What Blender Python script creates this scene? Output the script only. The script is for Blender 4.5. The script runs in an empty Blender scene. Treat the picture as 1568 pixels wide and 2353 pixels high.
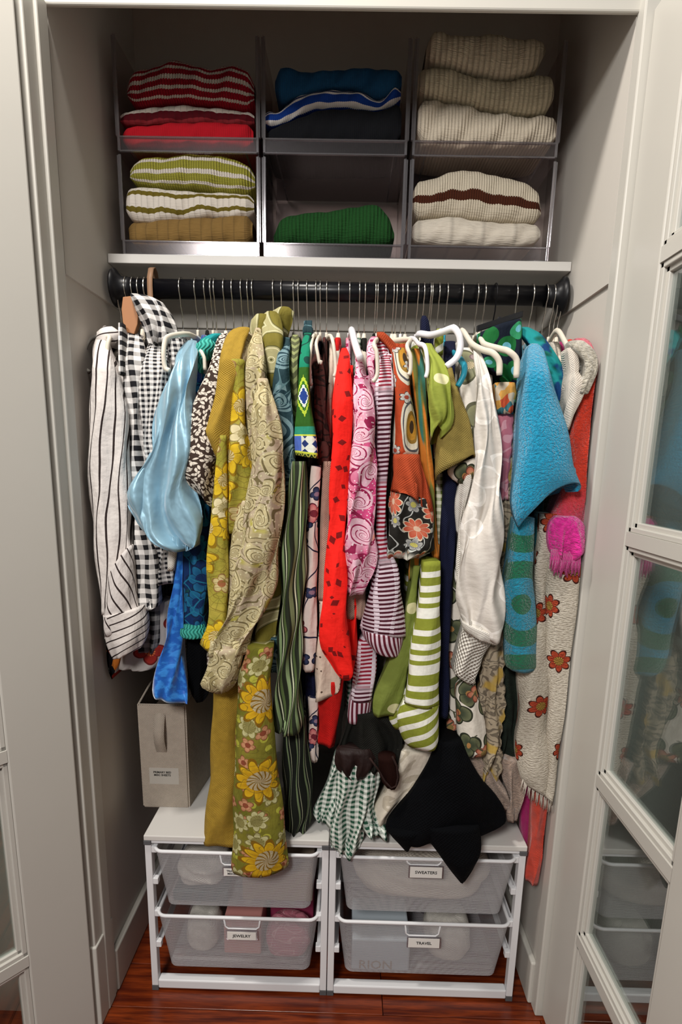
import bpy, bmesh, math, random
from mathutils import Vector, Matrix
random.seed(7)
C = bpy.context.scene.collection
PI = math.pi
sin, cos = math.sin, math.cos

# ------------------------------------------------------------------ camera
FPX, PPY = 1300.0, 1332.2
CAM = Vector((0, -1.1462, 1.2748)); PITCH, YAW, ROLL = 0.2026, -0.0109, 0.0219
cam = bpy.data.cameras.new('camera'); co = bpy.data.objects.new('camera', cam); C.objects.link(co)
cam.sensor_fit = 'VERTICAL'; cam.sensor_height = 36.0; cam.lens = FPX / 2353 * 36
cam.shift_y = (PPY - 1176.5) / 2353; cam.clip_start = .02
co.matrix_world = (Matrix.Translation(CAM) @ Matrix.Rotation(-YAW, 4, 'Z') @ Matrix.Rotation(PI/2 - PITCH, 4, 'X')
                   @ Matrix.Rotation(ROLL, 4, 'Z'))
bpy.context.scene.camera = co
_R = co.matrix_world.to_3x3()

XL, XR, YB, ZH = -.541, .4707, .43, 2.033    # closet walls left, right, back and the head of the opening
def P(px, py, Y):
    """the world point on the depth plane y = Y that the photograph shows at a pixel"""
    d = _R @ Vector(((px - 784) / FPX, -(py - PPY) / FPX, -1))
    return CAM + d * ((Y - CAM.y) / d.y)

# ------------------------------------------------------------------ world, lights, exposure
w = bpy.data.worlds.new('world'); bpy.context.scene.world = w; w.use_nodes = True
w.node_tree.nodes['Background'].inputs[0].default_value = (1.0, .975, .95, 1)
w.node_tree.nodes['Background'].inputs[1].default_value = .24

def area(name, loc, size, power, col, target, sy=None):
    l = bpy.data.lights.new(name, 'AREA'); l.energy = power; l.size = size; l.color = col
    if sy: l.shape = 'RECTANGLE'; l.size_y = sy
    o = bpy.data.objects.new(name, l); C.objects.link(o); o.location = loc
    o.rotation_euler = (Vector(target) - Vector(loc)).to_track_quat('-Z', 'Y').to_euler()
    return o
area('ceiling_lamp', (-.50, -.42, 2.75), .16, 24, (1, .94, .87), (.1, -.2, 0))
area('fill_light', (-.7, -2.3, 2.45), .5, 52, (1, .97, .93), (-.1, 0, .9))  # added soft fill from behind the camera, not a lamp of the room
vs = bpy.context.scene.view_settings
vs.view_transform = 'Standard'; vs.look = 'None'; vs.exposure = 0.0; vs.gamma = 1; vs.use_curve_mapping = False

# ------------------------------------------------------------------ node helper
def lin(h):
    if not isinstance(h, str): return h
    r = []
    for i in (0, 2, 4):
        c = int(h[i:i+2], 16) / 255
        r.append(c / 12.92 if c <= .04045 else ((c + .055) / 1.055) ** 2.4)
    return (r[0], r[1], r[2], 1)

class E:
    """a socket with arithmetic"""
    def __init__(s, t, k): s.t = t; s.k = k
    def __add__(a, b): return a.t.m('ADD', a, b)
    __radd__ = __add__
    def __mul__(a, b): return a.t.m('MULTIPLY', a, b)
    __rmul__ = __mul__
    def __sub__(a, b): return a.t.m('SUBTRACT', a, b)
    def __rsub__(a, b): return a.t.m('SUBTRACT', b, a)
    def __truediv__(a, b): return a.t.m('DIVIDE', a, b)
    def __lt__(a, b): return a.t.m('LESS_THAN', a, b)
    def __gt__(a, b): return a.t.m('GREATER_THAN', a, b)

class T:
    def __init__(s, name):
        s.mat = bpy.data.materials.new(name); s.mat.use_nodes = True
        s.n = s.mat.node_tree.nodes; s.l = s.mat.node_tree.links
        s.b = s.n['Principled BSDF']
        tc = s.n.new('ShaderNodeTexCoord')
        s.uv = E(s, tc.outputs['UV']); s.obj = E(s, tc.outputs['Object'])
        sp = s.n.new('ShaderNodeSeparateXYZ'); s.l.new(tc.outputs['UV'], sp.inputs[0])
        s.u = E(s, sp.outputs[0]); s.v = E(s, sp.outputs[1])
    def put(s, inp, v):
        if isinstance(v, E): s.l.new(v.k, inp)
        elif isinstance(v, str): inp.default_value = lin(v)
        else: inp.default_value = v
    def m(s, op, a, b=None, c=None):
        n = s.n.new('ShaderNodeMath'); n.operation = op
        for i, x in enumerate((a, b, c)):
            if x is not None: s.put(n.inputs[i], x)
        return E(s, n.outputs[0])
    def sin(s, a): return s.m('SINE', a)
    def abs(s, a): return s.m('ABSOLUTE', a)
    def fr(s, a): return s.m('FRACT', a)
    def fl(s, a): return s.m('FLOOR', a)
    def mx(s, a, b): return s.m('MAXIMUM', a, b)
    def mn(s, a, b): return s.m('MINIMUM', a, b)
    def sm(s, a, lo, hi):
        n = s.n.new('ShaderNodeMapRange'); n.interpolation_type = 'SMOOTHSTEP'
        s.put(n.inputs[0], a); s.put(n.inputs[1], lo); s.put(n.inputs[2], hi); return E(s, n.outputs[0])
    def mix(s, f, a, b):
        n = s.n.new('ShaderNodeMix'); n.data_type = 'RGBA'
        s.put(n.inputs[0], f); s.put(n.inputs[6], a); s.put(n.inputs[7], b); return E(s, n.outputs[2])
    def vec(s, x, y, z=0.0):
        n = s.n.new('ShaderNodeCombineXYZ'); s.put(n.inputs[0], x); s.put(n.inputs[1], y); s.put(n.inputs[2], z)
        return E(s, n.outputs[0])
    def sep(s, v):
        n = s.n.new('ShaderNodeSeparateXYZ'); s.put(n.inputs[0], v); return [E(s, o) for o in n.outputs]
    def vm(s, op, a, b):
        n = s.n.new('ShaderNodeVectorMath'); n.operation = op; s.put(n.inputs[0], a)
        if isinstance(b, (int, float)): n.inputs['Scale'].default_value = b
        else: s.put(n.inputs[1], b)
        return E(s, n.outputs[0])
    def noise(s, v, sc, det=2.0, col=False):
        n = s.n.new('ShaderNodeTexNoise'); s.put(n.inputs['Vector'], v); n.inputs['Scale'].default_value = sc
        n.inputs['Detail'].default_value = det; return E(s, n.outputs[1 if col else 0])
    def vor(s, v, sc, feat='F1', rnd=1.0):
        n = s.n.new('ShaderNodeTexVoronoi'); n.voronoi_dimensions = '2D'; n.feature = feat
        s.put(n.inputs['Vector'], v); n.inputs['Scale'].default_value = sc; n.inputs['Randomness'].default_value = rnd
        return {o.name: E(s, o) for o in n.outputs if o.enabled}
    def warp(s, v, sc, amt):
        c = s.vm('SUBTRACT', s.noise(v, sc, 1.0, True), (.5, .5, .5))
        return s.vm('ADD', v, s.vm('SCALE', c, amt))
    def cell(s, v, sc, rnd=.8):
        """polar coordinates about scattered centres, with a random value per centre"""
        q = s.vor(v, sc, 'F1', rnd)
        d = s.vm('SUBTRACT', v, q['Position']); x, y, _ = s.sep(d)
        r = s.m('SQRT', x * x + y * y) * sc
        rr, rg, rb = s.sep(q['Color'])
        return r, s.m('ARCTAN2', y, x) + rr * 6.28, rr, rg, rb
    def flower(s, base, v, sc, n, size, petal, petal2, centre, line, dens=1.0, rnd=.8, csize=.34):
        r, th, rr, rg, rb = s.cell(v, sc, rnd)
        R = size * (.62 + .38 * s.abs(s.sin(th * (n / 2))))
        k = s.mix(s.sm(r, R * .3, R), petal2, petal)
        ln = s.abs(s.sin(th * (n / 2))) < .14
        k = s.mix(ln * .8, k, line)
        k = s.mix(r > R * .86, k, line)
        k = s.mix(r < size * csize, k, s.mix(s.abs(s.sin(th * 6 + r * 30)) < .5, centre, line))
        return s.mix((r < R) * (rg < dens), base, k)
    def swirl(s, base, v, sc, line, fill, size=.5, turns=9.0, arms=1.0, wd=.35):
        r, th, rr, rg, rb = s.cell(v, sc, .95); r = r * (1 + .4 * s.sin(th))
        ph = s.sin(th * arms + s.m('LOGARITHM', r + .02, 2.718) * turns)
        k = s.mix(s.abs(ph) < wd, fill, line)
        return s.mix(r < size, base, k)
    def ging(s, p, dark, light):
        a = s.fr(s.u / p) < .5; b = s.fr(s.v / p) < .5
        return s.mix((a + b) * .5, light, dark)
    def crumple(s): return s.noise(s.vec(s.u * 3.2, s.v * .8), 13, 3) * 3 + s.noise(s.uv, 45, 4)
    def done(s, col, rough=.85, bump=None, bs=.25, bd=.002, spec=.25, sheen=0.0, **kw):
        s.put(s.b.inputs['Base Color'], col); s.put(s.b.inputs['Roughness'], rough)
        s.b.inputs['Specular IOR Level'].default_value = spec
        if sheen: s.b.inputs['Sheen Weight'].default_value = sheen; s.b.inputs['Sheen Roughness'].default_value = .4
        for k, x in kw.items(): s.put(s.b.inputs[k.replace('_', ' ')], x)
        if bump is not None:
            n = s.n.new('ShaderNodeBump'); n.inputs['Strength'].default_value = bs; n.inputs['Distance'].default_value = bd
            s.put(n.inputs['Height'], bump); s.l.new(n.outputs[0], s.b.inputs['Normal'])
        return s.mat

M = {}
def plain(name, col, rough=.85, var=.12, weave=1500, **kw):
    """cloth or solid of one colour with a slight mottling"""
    t = T(name); f = t.noise(t.uv, 60, 3)
    c = lin(col); d = tuple(x * (1 - var) for x in c[:3]) + (1,)
    bump = t.sin(t.u * weave) * t.sin(t.v * weave) * .3 + t.crumple() if weave else None; kw.setdefault('bs', .5); kw.setdefault('bd', .005)
    M[name] = t.done(t.mix(t.sm(f, .35, .65), c, d), rough, bump, **kw); return M[name]
def solid(name, col, rough=.5, **kw):
    t = T(name); f = t.noise(t.obj, 9, 3); c = lin(col); d = tuple(x * .955 for x in c[:3]) + (1,)
    M[name] = t.done(t.mix(f, c, d), rough, **kw); return M[name]

# ------------------------------------------------------------------ mesh helpers
def build(name, verts, faces, mat, parent=None, uvs=None, smooth=True):
    me = bpy.data.meshes.new(name); me.from_pydata([tuple(v) for v in verts], [], faces)
    if uvs:
        lay = me.uv_layers.new(name='UVMap').data
        for p in me.polygons:
            for li in p.loop_indices: lay[li].uv = uvs[me.loops[li].vertex_index]
    if smooth: me.polygons.foreach_set('use_smooth', [True] * len(me.polygons))
    me.materials.append(M[mat] if isinstance(mat, str) else mat)
    o = bpy.data.objects.new(name, me); C.objects.link(o)
    if parent: o.parent = parent; o.matrix_parent_inverse = Matrix.Translation(-parent.location)
    return o

class MB:
    def __init__(s): s.v = []; s.f = []; s.uv = []
    def box(s, x0, x1, y0, y1, z0, z1, rot=None):
        b = len(s.v); c = [(x, y, z) for z in (z0, z1) for y in (y0, y1) for x in (x0, x1)]
        for p in c:
            p = Vector(p)
            if rot: p = rot @ p
            s.v.append(p); s.uv.append((p.x + p.y, p.z))
        for q in ((0, 2, 3, 1), (4, 5, 7, 6), (0, 1, 5, 4), (2, 6, 7, 3), (0, 4, 6, 2), (1, 3, 7, 5)):
            s.f.append([b + i for i in q])
        return s
    def tube(s, pts, r, n=8, flat=1.0, closed=False, side=None):
        """round or oval tube through points"""
        pts = [Vector(p) for p in pts]; b = len(s.v); k = len(pts); L = 0
        prev = side and Vector(side)
        for i, p in enumerate(pts):
            a = pts[i-1] if (i or closed) else p; c = pts[(i+1) % k] if (i < k-1 or closed) else p
            t = (c - a).normalized(); up = prev or (Vector((0, 0, 1)) if abs(t.z) < .9 else Vector((1, 0, 0)))
            x = t.cross(up).normalized(); y = x.cross(t).normalized()
            if not side: prev = y
            rr = r[i] if isinstance(r, (list, tuple)) else r
            if i: L += (p - pts[i-1]).length
            for j in range(n):
                q = 2 * PI * j / n; s.v.append(p + x * cos(q) * rr + y * sin(q) * rr * flat); s.uv.append((q * rr, L))
        m = k if closed else k - 1
        for i in range(m):
            for j in range(n):
                i2 = (i+1) % k
                s.f.append([b + i*n + j, b + i*n + (j+1) % n, b + i2*n + (j+1) % n, b + i2*n + j])
        if not closed:
            s.f.append([b + j for j in range(n)][::-1]); s.f.append([b + (k-1)*n + j for j in range(n)])
        return s
    def obj(s, name, mat, parent=None, smooth=False, bevel=0):
        o = build(name, s.v, s.f, mat, parent, s.uv, smooth)
        if bevel:
            m = o.modifiers.new('b', 'BEVEL'); m.width = bevel; m.segments = 2; m.limit_method = 'ANGLE'
        return o

def tag(o, label=None, cat=None, group=None, kind=None):
    if label: o['label'] = label
    if cat: o['category'] = cat
    if group: o['group'] = group
    if kind: o['kind'] = kind
    return o
def empty(name, loc, label, cat, group=None):
    o = bpy.data.objects.new(name, None); C.objects.link(o); o.location = loc; o.empty_display_size = .05
    return tag(o, label, cat, group)
def struct(mb, name, mat, **k): return tag(mb.obj(name, mat, **k), kind='structure')

def interp(tab, t):
    """smooth (Catmull-Rom) interpolation of rows (t, values...)"""
    if t <= tab[0][0]: return tab[0][1:]
    if t >= tab[-1][0]: return tab[-1][1:]
    for i in range(len(tab) - 1):
        if t <= tab[i+1][0]:
            a, b = tab[i], tab[i+1]; h = b[0] - a[0]; s = (t - a[0]) / h
            p = tab[i-1] if i else a; q = tab[i+2] if i + 2 < len(tab) else b
            out = []
            for k in range(1, len(a)):
                ma = (b[k] - p[k]) / (b[0] - p[0]) * h; mb = (q[k] - a[k]) / (q[0] - a[0]) * h
                lim = 3 * abs(b[k] - a[k]); ma = max(-lim, min(lim, ma)); mb = max(-lim, min(lim, mb))
                s2, s3 = s*s, s*s*s
                out.append((2*s3 - 3*s2 + 1)*a[k] + (s3 - 2*s2 + s)*ma + (-2*s3 + 3*s2)*b[k] + (s3 - s2)*mb)
            return out

def drape(name, mat, rows, y=.03, back=None, parent=None, folds=4, amp=.004, sh=None, bulge=.7, hem=.0, scal=0, step=.009,
          n=44, drift=1.0, open_hem=True, ragged=0, fo=0.0, vo=None, arch=0):
    """hanging cloth: a closed tube of cloth whose outline passes through rows of (py, x left, x right) or (xl, yl, xr, yr)
    on the depth plane y; sh lets the first rows lean back to the hanger's shoulder"""
    rnd = random.Random(sum(map(ord, name + mat)) + int(rows[0][0] * 7 + rows[-1][1]))
    R = [(r[1], r[0], r[2], r[0]) if len(r) == 3 else r for r in rows]
    if sh is None: sh = .07 if R[0][1] < 860 else 0
    mid = [(a[1] + a[3]) / 2 for a in R]
    tab = []; cnt = len(R)
    ztop = mid[0]
    for i, r in enumerate(R):
        yy = y + sh * max(0, 1 - (mid[i] - ztop) / 75.0) ** 1.4
        a = P(r[0], r[1], yy); b = P(r[2], r[3], yy)
        tab.append([i, *a, *b])
    # parameter by length
    L = [0]
    for i in range(1, cnt):
        ca = [(tab[i][k] + tab[i][k+3]) / 2 for k in (1, 2, 3)]; cb = [(tab[i-1][k] + tab[i-1][k+3]) / 2 for k in (1, 2, 3)]
        L.append(L[-1] + max(.003, (Vector(ca) - Vector(cb)).length))
    for i in range(cnt): tab[i][0] = L[i]
    m = max(3, int(L[-1] / step)); ph = rnd.random() * 6; ph2 = rnd.random() * 6
    V = []; F = []; U = []
    if back is None: back = max(y + .055, .085)
    for i in range(m + 1):
        t = L[-1] * i / m; q = interp(tab, t); a = Vector(q[:3]); b = Vector(q[3:]); c = (a + b) / 2; h = (b - a) / 2; hw = h.length
        D = max(.012, back - c.y); f = t / L[-1]; bg = min(hw * bulge, .03)
        am = 1.5 * amp * min(1, hw / .022) * (.35 + .65 * f); env = min(1, t / .04)
        for j in range(n):
            g = 2 * PI * j / n; s_, c_ = sin(g), cos(g)
            sx = -c_
            if s_ >= 0:
                fo_ = sin(folds * g + ph + drift * 2.2 * t / .3 + 1.2 * sin(3 * t / .2 + ph2)) + .5 * sin((2.3 * folds) * g + ph2 - drift * 5 * t + .8 * sin(t * 23))
                p = c + h * sx + Vector((0, -bg * s_ - am * env * fo_ * s_ ** .5, 0))
                p.x += am * .5 * sin(t * 38 + 3 * g + ph)
            else:
                e = (-s_) ** .55
                p = c + h * sx * (1 - .22 * e) + Vector((am * .5 * sin(t * 38 + 3 * g + ph) * (1 - e), D * e, -hem * e * max(0, f - .55) / .45))
            if scal: p.x += scal * sx * abs(sin(t * PI / .031))
            if arch and s_ > 0: p.z += arch * s_ ** .8 * max(0, (f - .72) / .28) ** 1.5
            p.x = min(XR - .004, max(XL + .004, p.x)) if p.y > -.08 else p.x
            if ragged and i == m: p.z += ragged * (rnd.random() - .5)
            V.append(p); U.append(((g - PI/2) * hw * .85 + fo, (t if vo is None else vo + t)))
    if open_hem:   # hem turned in and up, so the tube is hollow from below
        base = m * n
        for k, (sc, dz) in enumerate(((.93, .001), (.86, .03))):
            cen = sum((Vector(V[base + j]) for j in range(n)), Vector()) / n
            for j in range(n):
                p = V[base + j]; V.append(Vector((cen.x + (p.x - cen.x) * sc, cen.y + (p.y - cen.y) * sc, p.z + dz))); U.append((U[base+j][0], U[base+j][1] - dz))
    rowsN = len(V) // n
    for i in range(rowsN - 1):
        for j in range(n):
            F.append([i*n + j, (i+1)*n + j, (i+1)*n + (j+1) % n, i*n + (j+1) % n])
    F.append([j for j in range(n)])
    if rowsN: F.append([(rowsN-1)*n + j for j in range(n)][::-1])
    return build(name, V, F, mat, parent, U)

def folded(name, mat, top, bot, y, depth, label, cat='sweater', rnd_=.9, group=None, amp=.002, rib=0):
    """a folded knit: outline between an upper and a lower curve of pixels, rounded front edge"""
    x0 = max(top[0][0], bot[0][0]); x1 = min(top[-1][0], bot[-1][0]); nx = 64; na = 36
    V = []; F = []; U = []; rr = random.Random(int(x0 + top[0][1]))
    ph = rr.random() * 6
    for i in range(nx + 1):
        s = i / nx
        px = x0 + (x1 - x0) * s
        ty = interp([list(p) for p in top], px)[0]; by = interp([list(p) for p in bot], px)[0]
        e = min(1, .25 + (1 - abs(2*s - 1)) * 9) if rnd_ else 1
        my = (ty + by) / 2; hh = (by - ty) / 2 * math.sqrt(min(1, e))
        a = P(px, my - hh, y); b = P(px, my + hh, y); c = (a + b) / 2; hz = (a.z - b.z) / 2
        for j in range(na):
            g = 2 * PI * j / na; cz = cos(g); sy = sin(g)
            # superellipse in (y, z)
            zz = math.copysign(abs(cz) ** .8, cz) * hz
            yy = -abs(sy) ** .7 * min(hz, .03) if sy > 0 else abs(sy) ** .35 * depth
            w_ = amp * (sin(i * .35 + ph + g * 2) + .6 * sin(i * .8 + g * 3))
            if rib: w_ += rib * abs(sin(s * (x1 - x0) * .16 * PI))
            V.append(Vector((c.x, c.y + yy - w_ * (sy > 0), c.z + zz * (1 + 0 * w_))))
            if sy >= 0: v = (1 - cz) / 2
            else: v = (1 - cz) / 2
            U.append((c.x, v))
    for i in range(nx):
        for j in range(na): F.append([i*na + j, (i+1)*na + j, (i+1)*na + (j+1) % na, i*na + (j+1) % na])
    F.append(list(range(na))[::-1]); F.append([nx*na + j for j in range(na)])
    return tag(build(name, V, F, mat, None, U), label, cat, group)
# ------------------------------------------------------------------ materials: room and hardware
solid('wall_paint', 'c4c1b8', .6); solid('closet_paint', 'c8c3bb', .6); solid('trim_paint', 'c4c1b9', .34)
solid('dim_wall_paint', '6f7070', .7)  # right room wall: the dimmer light there is put into its colour
solid('white_laminate', 'd3d0cb', .38); solid('white_metal', 'e4e4e6', .32); solid('grey_cap', '5a5a5c', .5)
solid('black_gloss', '0c0c10', .3); solid('black_plastic', '101013', .4)
solid('chrome', 'c9c6c0', .22, Metallic=1.0)
solid('cream_velvet', 'dcd4c4', .75); solid('white_plastic', 'ecebf0', .3); solid('grey_velvet', '8d8983', .8)
solid('black_velvet', '0b0a0c', .85); solid('tan_wood', 'a8754f', .5); solid('orange_wood', 'd08a58', .45); solid('blue_plastic', '2a90a8', .4)
solid('tan_plastic', '8a6a52', .5)
solid('paper', 'e9e6e0', .8); solid('ink', '2a2826', .8); solid('pink_box', 'c98a84', .6); solid('pale_box', 'b9c4cc', .6)
solid('dark_box', '242a30', .5); solid('magenta_box', 'a03a5c', .6); solid('brown_box', '9a8878', .7); solid('teal_box', '2f4a4c', .5)

def clear(name, tint, base, gl=.09, rough=.03, edge=.35, white=0.0):
    """thin clear sheet: tinted see-through with a surface sheen that grows at grazing angles"""
    m = bpy.data.materials.new(name); m.use_nodes = True; n = m.node_tree.nodes; l = m.node_tree.links
    n.remove(n['Principled BSDF']); out = n['Material Output']
    tr = n.new('ShaderNodeBsdfTransparent'); tr.inputs[0].default_value = lin(tint)
    g = n.new('ShaderNodeBsdfGlossy'); g.inputs['Roughness'].default_value = rough; g.inputs[0].default_value = lin(base)
    lw = n.new('ShaderNodeLayerWeight'); lw.inputs[0].default_value = .25
    mr = n.new('ShaderNodeMapRange'); mr.inputs[3].default_value = gl; mr.inputs[4].default_value = edge
    l.new(lw.outputs['Facing'], mr.inputs[0])
    mx = n.new('ShaderNodeMixShader'); l.new(mr.outputs[0], mx.inputs[0]); l.new(tr.outputs[0], mx.inputs[1]); l.new(g.outputs[0], mx.inputs[2])
    last = mx
    if white:
        d = n.new('ShaderNodeBsdfDiffuse'); d.inputs[0].default_value = lin(base); m2 = n.new('ShaderNodeMixShader'); m2.inputs[0].default_value = white
        l.new(mx.outputs[0], m2.inputs[1]); l.new(d.outputs[0], m2.inputs[2]); last = m2
    l.new(last.outputs[0], out.inputs[0]); M[name] = m; return m
clear('clear_plastic', 'f4f0f0', 'e8e4e8', .03, .16, .14, .012)
clear('clear_rim', 'd2cdd0', 'f0eef2', .14, .12, .5, .05)
clear('window_glass', 'e4ebea', 'ffffff', .10, .01, .5)

def mesh_mat():
    m = bpy.data.materials.new('wire_mesh'); m.use_nodes = True; n = m.node_tree.nodes; l = m.node_tree.links
    t = T.__new__(T); t.mat = m; t.n = n; t.l = l; t.b = n['Principled BSDF']
    tc = n.new('ShaderNodeTexCoord'); sp = n.new('ShaderNodeSeparateXYZ'); l.new(tc.outputs['UV'], sp.inputs[0])
    u = E(t, sp.outputs[0]); v = E(t, sp.outputs[1])
    t.put(t.b.inputs['Base Color'], 'c6c5c8'); t.put(t.b.inputs['Roughness'], .45)
    a = t.sin((u + v * .6) * 1900); b = t.sin((u - v * .6) * 1900)
    hole = (a * b) > -.10
    tr = n.new('ShaderNodeBsdfTransparent'); mx = n.new('ShaderNodeMixShader')
    t.put(mx.inputs[0], hole * .85); l.new(t.b.outputs[0], mx.inputs[1]); l.new(tr.outputs[0], mx.inputs[2])
    l.new(mx.outputs[0], n['Material Output'].inputs[0]); M['wire_mesh'] = m
mesh_mat()

t = T('floor_wood'); rx, ry, rz = t.sep(t.obj); inf = t.n.new('ShaderNodeObjectInfo'); rnd_ = E(t, inf.outputs['Random'])
g = t.noise(t.vec(rx * 2.2 + rnd_ * 9, ry * 30, rnd_ * 7), 3.0, 6); g2 = t.noise(t.vec(rx * 7, ry * 120), 4.0, 3)
k = t.mix(t.sm(g, .3, .72), '441206', '8c3a12'); k = t.mix(t.sm(g2, .45, .75) * .5, k, '2e0c05')
k = t.mix(rnd_ * .35, k, '541a08')
M['floor_wood'] = t.done(k, .28, g2, .15, .0008, spec=.5)

# ------------------------------------------------------------------ materials: cloth
plain('mustard', 'a88830'); plain('navy', '0c1230'); plain('near_black', '050609', .95, weave=900, spec=.1); plain('charcoal_black', '15161a')
plain('linen_white', 'e0dbd2'); plain('cream', 'd9cfc2'); plain('khaki', '8f7d40', var=.16); plain('red_plain', 'c4140f'); plain('maroon', '5a1218')
plain('tan_beige', 'ae9080'); plain('teal_velvet', '0d5860', sheen=.6, var=.4); plain('brown_dark', '33201c', var=.4)
plain('dark_green', '18231b', var=.4); plain('magenta', 'a81a64', sheen=.3); plain('pink_soft', 'd07888'); plain('black_ruffle', '14140f', .8, var=.3)
plain('scarf_red', 'cf4632', sheen=.4, var=.2); plain('navy_lace', '0d1236', var=.5)

def fuzzy(name, c1, c2, sc=420, bs=.9, bd=.006, fn=None, **kw):
    t = T(name); a = t.noise(t.uv, sc * .45, 4); b = t.noise(t.uv, 30, 3)
    k = t.mix(t.sm(a, .3, .7), c1, c2) if fn is None else t.mix(t.sm(a, .3, .7) * .4, fn(t), c2)
    k = t.mix(t.sm(b, .4, .7) * .2, k, c2)
    M[name] = t.done(k, .95, t.noise(t.uv, sc, 4) + a * 1.5, bs, bd, sheen=.5, **kw)
fuzzy('terry_turquoise', '14aad6', '0a90bc'); fuzzy('beige_fuzzy', 'b8a090', '9a8272'); fuzzy('hot_pink_fuzzy', 'f238a4', 'c81c84', 260)
fuzzy('boucle', 'd6cfc0', 'a39c8c', 300)
def f_(t):
    k = t.mix(t.sm(t.v + t.noise(t.uv, 12) * .05, .05, .11), 'e05a70', 'e23a1c')
    return t.mix(t.sm(t.v + t.noise(t.uv, 12) * .06, .32, .44), k, 'd04478')
fuzzy('red_fuzzy', '', 'b02818', fn=f_)
def f_(t):
    r, th, rr, rg, rb = t.cell(t.vec(t.u, t.v - .172), 5.2, .0)
    return t.mix(t.sin(r * 18 + 1.2) > .0, '1a94b8', '0b6a44')
fuzzy('terry_circles', '', '0a5a50', fn=f_)

t = T('stripe_white'); f = t.fr((t.u + t.v * .10 + t.noise(t.uv, 6) * .012) / .0185)
M['stripe_white'] = t.done(t.mix(f < .17, 'd9d2cd', '2c2120'), .8, t.crumple(), .5, .005)
t = T('stripe_cuff'); f = t.fr((t.v + t.u * .25) / .0165)
M['stripe_cuff'] = t.done(t.mix(f < .17, 'd5cec9', '2c2120'), .8, t.crumple(), .5, .005)
t = T('stripe_slant'); f = t.fr((t.u - t.v * .42) / .0185)
M['stripe_slant'] = t.done(t.mix(f < .17, 'd3ccc8', '2c2120'), .8, t.crumple(), .5, .005)
for nm, p, d, l in (('gingham_large', .021, '17171b', 'e6e2de'), ('gingham_dark', .021, '0a0a0c', '777472'), ('gingham_small', .0105, '14151c', 'e0dcd8'),
                    ('gingham_green', .0125, '24503c', 'dfe4dc'), ('gingham_olive', .014, '5a6a28', 'dcdcc4')):
    t = T(nm); M[nm] = t.done(t.ging(p, d, l), .85, t.crumple(), .5, .005)
t = T('satin_blue'); M['satin_blue'] = t.done(t.mix(t.noise(t.uv, 9), '84b0c8', '96b8c6'), .42, t.noise(t.vec(t.u * 2, t.v), 26, 2), .5, .006, spec=.6, sheen=.5, Metallic=.3)
t = T('velvet_blue'); n_ = t.noise(t.warp(t.uv, 20, .03), 60, 3)
M['velvet_blue'] = t.done(t.mix(t.sm(n_, .45, .6), '0e5cb8', '2f86dc'), .5, n_, .5, .003, sheen=.8, spec=.4)
plain('velvet_deep', '0a3f8c', sheen=.6)

def reg(name, rough=.85):
    def deco(fn):
        t = T(name); r = fn(t); col, kw = r if isinstance(r, tuple) else (r, {})
        bump = kw.pop('bump', None)
        if bump is None: bump = t.crumple()
        M[name] = t.done(col, rough, bump, kw.pop('bs', .5), kw.pop('bd', .004), **kw); return fn
    return deco
@reg('teal_print')
def _(t):
    v = t.warp(t.uv, 14, .03)
    k = t.mix(t.sm(t.noise(t.uv, 9), .52, .6), '0c2c5e', '0e4a3c')
    k = t.flower(k, v, 15, 6, .55, '1c6a94', '12507c', '0c2c5e', '0a2448', 1, .5)
    q = t.vor(v, 24, 'DISTANCE_TO_EDGE')['Distance']; k = t.mix(q < .03, k, '1a6f90'); return k
@reg('teal_green_shoulder')
def _(t):
    v = t.warp(t.uv, 20, .03); q = t.vor(v, 28)
    return t.mix(t.sm(t.noise(v, 22), .45, .55), '1a8a8c', t.mix(q['Distance'] < .3, '0c3a6c', '0a5040'))
@reg('braid_turquoise')
def _(t):
    a = t.abs(t.sin(t.u * 420 + t.sin(t.v * 300))); return t.mix(a, '1c8478', '4cb8a8'), dict(bump=a, bs=.8, bd=.004)
@reg('leaf_print')
def _(t):
    k = lin('3a2c25')
    for dx, sc in ((0, 74), (.37, 78), (.71, 82)):
        r, th, rr, rg, rb = t.cell(t.warp(t.vm('ADD', t.uv, (dx, dx * .7, 0)), 60, .004), sc, .85)
        k = t.mix(r * (1 + t.abs(t.sin(th)) * 1.1) < .40, k, '2e221c' if 0 else 'd6ccbe')
        q = t.abs(r * (1 + t.abs(t.sin(th)) * 1.1) - .43) < .045; k = t.mix(q, k, '3a2c25')
    return k
@reg('yellow_floral')
def _(t):
    v = t.warp(t.uv, 18, .012)
    k = t.mix(t.sm(t.noise(t.uv, 11), .4, .6), '8f8a30', 'a89a3e')
    q = t.vor(v, 60, 'DISTANCE_TO_EDGE')['Distance']; k = t.mix((q < .04) * .6, k, '756e2a')
    k = t.flower(k, t.vm('ADD', v, (.31, .17, 0)), 16, 5, .34, 'bfae70', 'c8b888', 'a05a3c', '8a6a3c', .7)
    k = t.flower(k, t.vm('ADD', v, (.71, .47, 0)), 12, 6, .36, 'd8ccA0', 'c4b890', 'a89c70', '8a7e50', .5)
    k = t.flower(k, t.warp(v, 30, .01), 13, 7, .50, 'd4b424', 'bf9c1c', 'b8a878', '8a6c10', .75)
    n_ = t.fr(t.noise(v, 15, 1) * 10); return t.mix((n_ < .09) * .8, k, '7a6824')
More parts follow.
